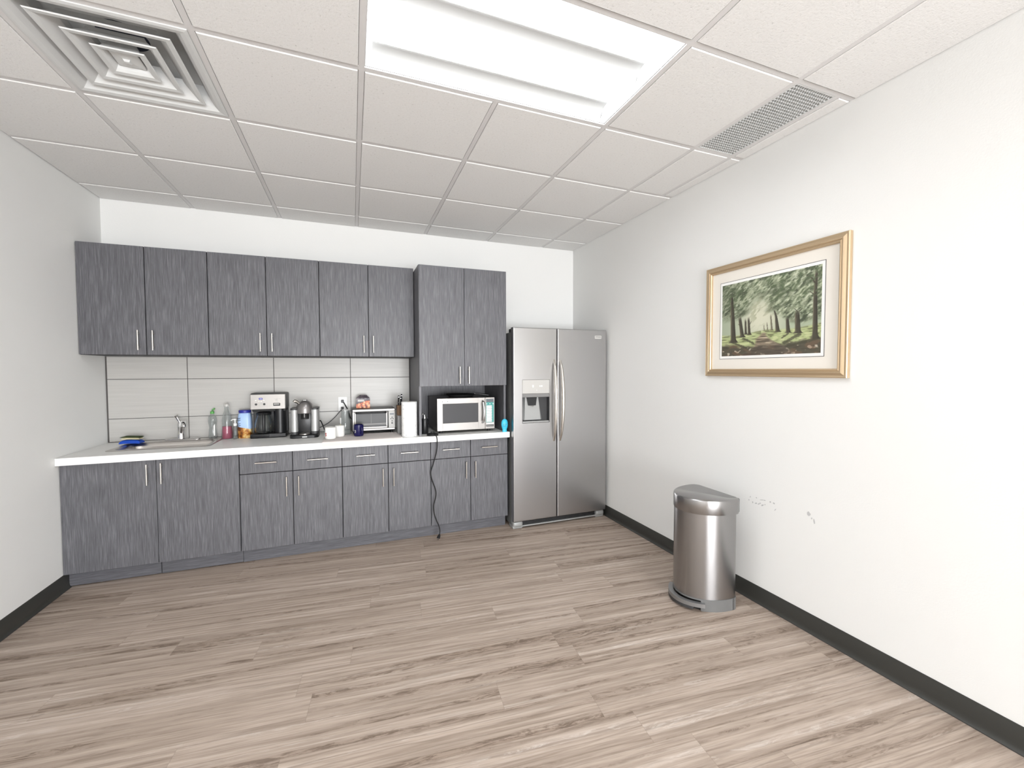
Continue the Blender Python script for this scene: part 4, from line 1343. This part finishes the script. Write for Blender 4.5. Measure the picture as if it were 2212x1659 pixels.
# grey base skirt, open at the front where the pedal sits
def skirt(k0, k1):
    o = dring(.175, .241, .045, TXB - .007, TYC, 0)
    i = dring(.158, .212, .045, TXB - .015, TYC, 0)
    A, Bq = o[k0:k1 + 1], i[k0:k1 + 1]
    ol = [(q[0], q[1]) for q in A] + [(q[0], q[1]) for q in Bq[::-1]]
    mb.prism(ol, 'z', .0006, .0695, M['can_plastic'], True)
skirt(0, 11); skirt(29, 40)
o_ = dring(.175, .241, .045, TXB - .007, TYC, 0)
mb.prism([(q[0], q[1]) for q in o_[40:51] + o_[:1]], 'z', .0006, .0695, M['can_plastic'], True)
mb.prism([(q[0], q[1]) for q in dring(.1745, .2405, .045, TXB - .0075, TYC, 0)], 'z', .061, .0698, M['can_plastic'], True)
mb.build('base', t)
mb = MB()
o = dring(.188, .274, .045, TXB - .007, TYC, 0); i = dring(.158, .246, .045, TXB - .007, TYC, 0)
A, Bq = o[9:32], i[9:32]
ol = [(q[0], q[1]) for q in A] + [(q[0], q[1]) for q in Bq[::-1]]
n = len(ol)
def off(ol, s):
    cxx = sum(p[0] for p in ol) / len(ol)
    return ol
mb.prism(ol, 'z', .030, .052, M['can_pedal'], True)
mb.prism([(q[0], q[1]) for q in o[13:28]] + [(q[0] + .012, q[1]) for q in o[13:28][::-1]], 'z', .014, .0295, M['darkgrey'], True)
mb.build('pedal', t)

# ---------------------------------------------------------------- framed print
PY0, PY1, PZ0, PZ1 = .245, -.627, 1.362, 2.074
XF = XR - .0015
t = thing('framed_print', 'gold-framed print of a tree-lined woodland path on the right wall', 'picture', (XR - .015, (PY0 + PY1) / 2, PZ0))
def frame_ring(d, h): return [(XF - h, PY0 - d, PZ0 + d), (XF - h, PY1 + d, PZ0 + d), (XF - h, PY1 + d, PZ1 - d), (XF - h, PY0 - d, PZ1 - d)]
mb = MB()
prof = [(0, 0), (0, .020), (.002, .023), (.005, .024), (.012, .022), (.020, .026), (.026, .0285), (.031, .028), (.0325, .024), (.0345, .0235), (.038, .0265), (.042, .0255), (.0445, .020), (.0465, .019), (.0465, .0)]
mb.loft([frame_ring(d, h) for d, h in prof], M['gold'], False, False)
mb.build('frame', t)
mb = MB()
mb.box(XF - .010, XF - .001, PY1 + .046, PY0 - .046, PZ0 + .046, PZ1 - .046, M['matboard']); mb.build('mat_board', t)
AY0, AY1, AZ0, AZ1 = .134, -.511, 1.474, 1.960
mb = MB(); mb.box(XF - .0112, XF - .0100, AY1 - .003, AY0 + .003, AZ0 - .003, AZ1 + .003, M['matline']); mb.box(XF - .0118, XF - .0110, AY1, AY0, AZ0, AZ1, M['paper']); mb.build('print_margin', t)

def make_art(w, h):
    rs = np.random.RandomState(11)
    def smooth(a, kx, ky):
        def blur(a, k, ax):
            if k < 1: return a
            ker = np.exp(-0.5 * (np.arange(-3 * k, 3 * k + 1) / k) ** 2); ker /= ker.sum()
            return np.apply_along_axis(lambda q: np.convolve(np.pad(q, 3 * k, mode='edge'), ker, mode='valid'), ax, a)
        return blur(blur(a, kx, 1), ky, 0)
    def nz(kx, ky, seed, shear=0.0):
        a = np.random.RandomState(seed).rand(h, w + 2 * h)
        a = smooth(a, kx, ky)
        out = np.empty((h, w))
        for j in range(h):
            o_ = int(h / 2 + shear * (j - h / 2)) + h // 2
            out[j] = a[j, o_:o_ + w]
        return (out - out.mean()) / out.std()
    V_, U = np.mgrid[0:h, 0:w]
    u = (U + .5) / w; v = (V_ + .5) / h
    def mixc(img, m, c):
        m = np.clip(m, 0, 1)[..., None]
        return img * (1 - m) + np.array(c, float) * m
    def sst(a, b, x):
        q = np.clip((x - a) / (b - a), 0, 1); return q * q * (3 - 2 * q)
    img = np.ones((h, w, 3)) * np.array((190, 194, 172.))
    glow = np.exp(-(((u - .44) / .20) ** 2 + ((v - .52) / .26) ** 2))
    img = mixc(img, .55 * (1 - glow), (150, 164, 140))
    img = mixc(img, glow * .8, (214, 212, 190))
    img = mixc(img, sst(.62, .9, u) * sst(.40, .62, v) * .6, (172, 184, 158))
    # foliage: diagonal dabs
    f1 = nz(3, 4, 1, .9); f2 = nz(2, 2, 2, .9); f3 = nz(12, 6, 3, .5); f4 = nz(1, 1, 4)
    edge = .52 - .22 * np.exp(-((u - .42) / .16) ** 2) + .10 * sst(.45, .9, u) + .05 * f3 * .6
    can = sst(edge + .06, edge - .08, v)
    gap = np.exp(-(((u - .40 - .10 * (0.4 - v)) / .10) ** 2)) * sst(.0, .35, v)
    can = can * (1 - .62 * gap)
    tex = .55 * f1 + .45 * f2 + .25 * f4
    img = mixc(img, can * .88, (128, 137, 112))
    img = mixc(img, can * sst(.05, 1.0, tex) * .82, (70, 78, 61))
    img = mixc(img, can * sst(-.2, -1.1, tex) * .8, (182, 188, 160))
    img = mixc(img, can * sst(1.0, 1.7, -f2 + .4 * f4) * .6, (214, 218, 196))
    img = mixc(img, can * sst(.5, 1.4, f3) * .30, (62, 68, 54))
    lc = can * sst(.40, .0, u)
    img = mixc(img, lc * .28, (66, 72, 58))
    # mid haze trees
    hz = np.exp(-(((u - .44) / .13) ** 2 + ((v - .45) / .16) ** 2))
    img = mixc(img, (hz + .5 * gap * sst(.75, .45, v)) * sst(-.1, 1.0, f1 + .4 * f2) * .6, (166, 168, 140))
    # ground
    hor = .70 + .02 * np.sin(u * 9) - .05 * sst(.6, 1, u)
    gr = sst(hor - .015, hor + .02, v)
    img = mixc(img, gr, (172, 182, 132))
    g1 = nz(7, 1, 8, -.8); g2_ = nz(4, 1, 9, .6)
    img = mixc(img, gr * sst(.2, 1.4, np.where(u < .45, g1, g2_)) * .7, (96, 98, 72))
    img = mixc(img, gr * sst(-.6, -1.5, np.where(u < .45, g1, g2_)) * .6, (204, 208, 160))
    # path
    t_ = np.clip((v - .71) / .29, 0, 1)
    pl_ = .455 - .20 * t_ ** 1.5 + .02 * np.sin(v * 30); pr_ = .50 + .28 * t_ ** 1.3 + .02 * np.sin(v * 22)
    pm = sst(pl_ - .02, pl_ + .02, u) * sst(pr_ + .02, pr_ - .02, u) * sst(.70, .73, v)
    img = mixc(img, pm, (150, 136, 116))
    p1 = nz(8, 1, 14)
    img = mixc(img, pm * sst(.0, .9, p1) * .8, (92, 84, 72))
    img = mixc(img, pm * sst(.9, 1.6, -p1) * .8, (206, 192, 166))
    img = mixc(img, pm * sst(.80, .96, v) * .55, (70, 64, 58))
    # dark foreground corners with stones
    fg = sst(.86, .93, v + .06 * np.abs(u - .45) * 2 + .012 * nz(5, 3, 20)) * (1 - .5 * pm)
    img = mixc(img, fg * .88, (74, 68, 60))
    k1 = nz(3, 2, 21)
    img = mixc(img, fg * sst(1.2, 1.9, k1) * .9, (196, 186, 168))
    img = mixc(img, fg * sst(.3, 1.0, nz(6, 3, 22)) * .4, (128, 96, 76))
    # shadow streaks from the trunks over the banks
    for (x0, y0, x1, y1, w_) in ((.26, .77, .37, .84, .012), (.82, .77, .68, .86, .016), (.72, .75, .66, .80, .008), (.95, .84, .72, .90, .016), (.14, .82, .30, .90, .012)):
        d = ((u - x0) * (x1 - x0) + (v - y0) * (y1 - y0)) / ((x1 - x0) ** 2 + (y1 - y0) ** 2)
        q = np.clip(d, 0, 1)
        dist = np.hypot(u - x0 - q * (x1 - x0), (v - y0 - q * (y1 - y0)))
        img = mixc(img, sst(w_ * 1.5, w_ * .5, dist + .002 * f4) * .75, (74, 72, 58))
    # trunks
    trunks = [[(.143, .816, .062), (.126, .396, .043), (.11, .113, .024)], [(.247, .751, .043), (.209, .441, .031)], [(.285, .718, .026), (.279, .495, .017)],
              [(.326, .728, .031), (.312, .476, .019)], [(.485, .691, .009), (.479, .608, .006)], [(.519, .689, .011), (.509, .577, .008)],
              [(.561, .697, .019), (.546, .478, .012)], [(.62, .724, .042), (.6, .522, .022), (.58, .439, .012)], [(.718, .744, .040), (.705, .538, .023)],
              [(.806, .759, .051), (.794, .466, .036)], [(.952, .837, .045), (.947, .309, .031), (.955, .033, .020)], [(.95, .216, .017), (.915, .136, .012), (.867, .08, .006)],
              [(.936, .328, .013), (.893, .276, .005)], [(.315, .62, .010), (.350, .54, .005)], [(.225, .60, .010), (.195, .56, .005)], [(.80, .50, .012), (.765, .45, .005)], [(.815, .50, .010), (.845, .46, .005)]]
    bark = nz(1, 6, 30)
    for ti, tr in enumerate(trunks):
        pale = ti in (4, 5, 6)
        for a, b in zip(tr[:-1], tr[1:]):
            q = (a[1] - v) / (a[1] - b[1])
            on = (q >= 0) & (q <= 1)
            xc = a[0] + (b[0] - a[0]) * q; ww = (a[2] + (b[2] - a[2]) * q) / 2
            if a is tr[0]: ww = ww * (1 + .9 * np.clip(1 - q * 7, 0, 1) ** 2)
            m = sst(1.15, .85, np.abs(u - xc) / ww) * on
            if b is tr[-1]: m = m * sst(1.0, .72, q)
            side = (u - xc) / ww
            c0 = np.array((112, 106, 88.)) if pale else np.array((72, 68, 58.))
            img = mixc(img, m * (.8 if pale else .96), c0)
            img = mixc(img, m * sst(.1, .9, side + .3 * bark) * (.3 if pale else .5), (42, 38, 34))
            img = mixc(img, m * sst(-.35, -.95, side + .15 * bark) * .55, (140, 132, 108))
    # leaves over the trunk tops
    lv = can * sst(.2, 1.0, f2 - .2) * sst(.46, .30, v)
    img = mixc(img, lv * .7, (92, 106, 78))
    return np.clip(img, 0, 255) / 255.0
aw, ah = 264, 198
art = make_art(aw, ah)
lart = np.where(art <= 0.04045, art / 12.92, ((art + 0.055) / 1.055) ** 2.4)
ay0, ay1, az0, az1 = AY0 - .014, AY1 + .014, AZ0 + .016, AZ1 - .016
me = bpy.data.meshes.new('print_image')
org = origin_of(t)
ys_ = np.linspace(ay0, ay1, aw + 1); zs_ = np.linspace(az1, az0, ah + 1)
verts = [(XF - .0122 - org.x, y - org.y, zz - org.z) for zz in zs_ for y in ys_]
faces = [(j * (aw + 1) + i, (j + 1) * (aw + 1) + i, (j + 1) * (aw + 1) + i + 1, j * (aw + 1) + i + 1) for j in range(ah) for i in range(aw)]
me.from_pydata(verts, [], faces)
at = me.color_attributes.new('Col', 'FLOAT_COLOR', 'CORNER')
cols = np.ones((ah * aw, 4, 4), np.float32)
cols[:, :, :3] = lart.reshape(-1, 1, 3)
at.data.foreach_set('color', cols.ravel())
me.materials.append(M['art'])
o = bpy.data.objects.new('print_image', me); COL.objects.link(o); o.parent = t
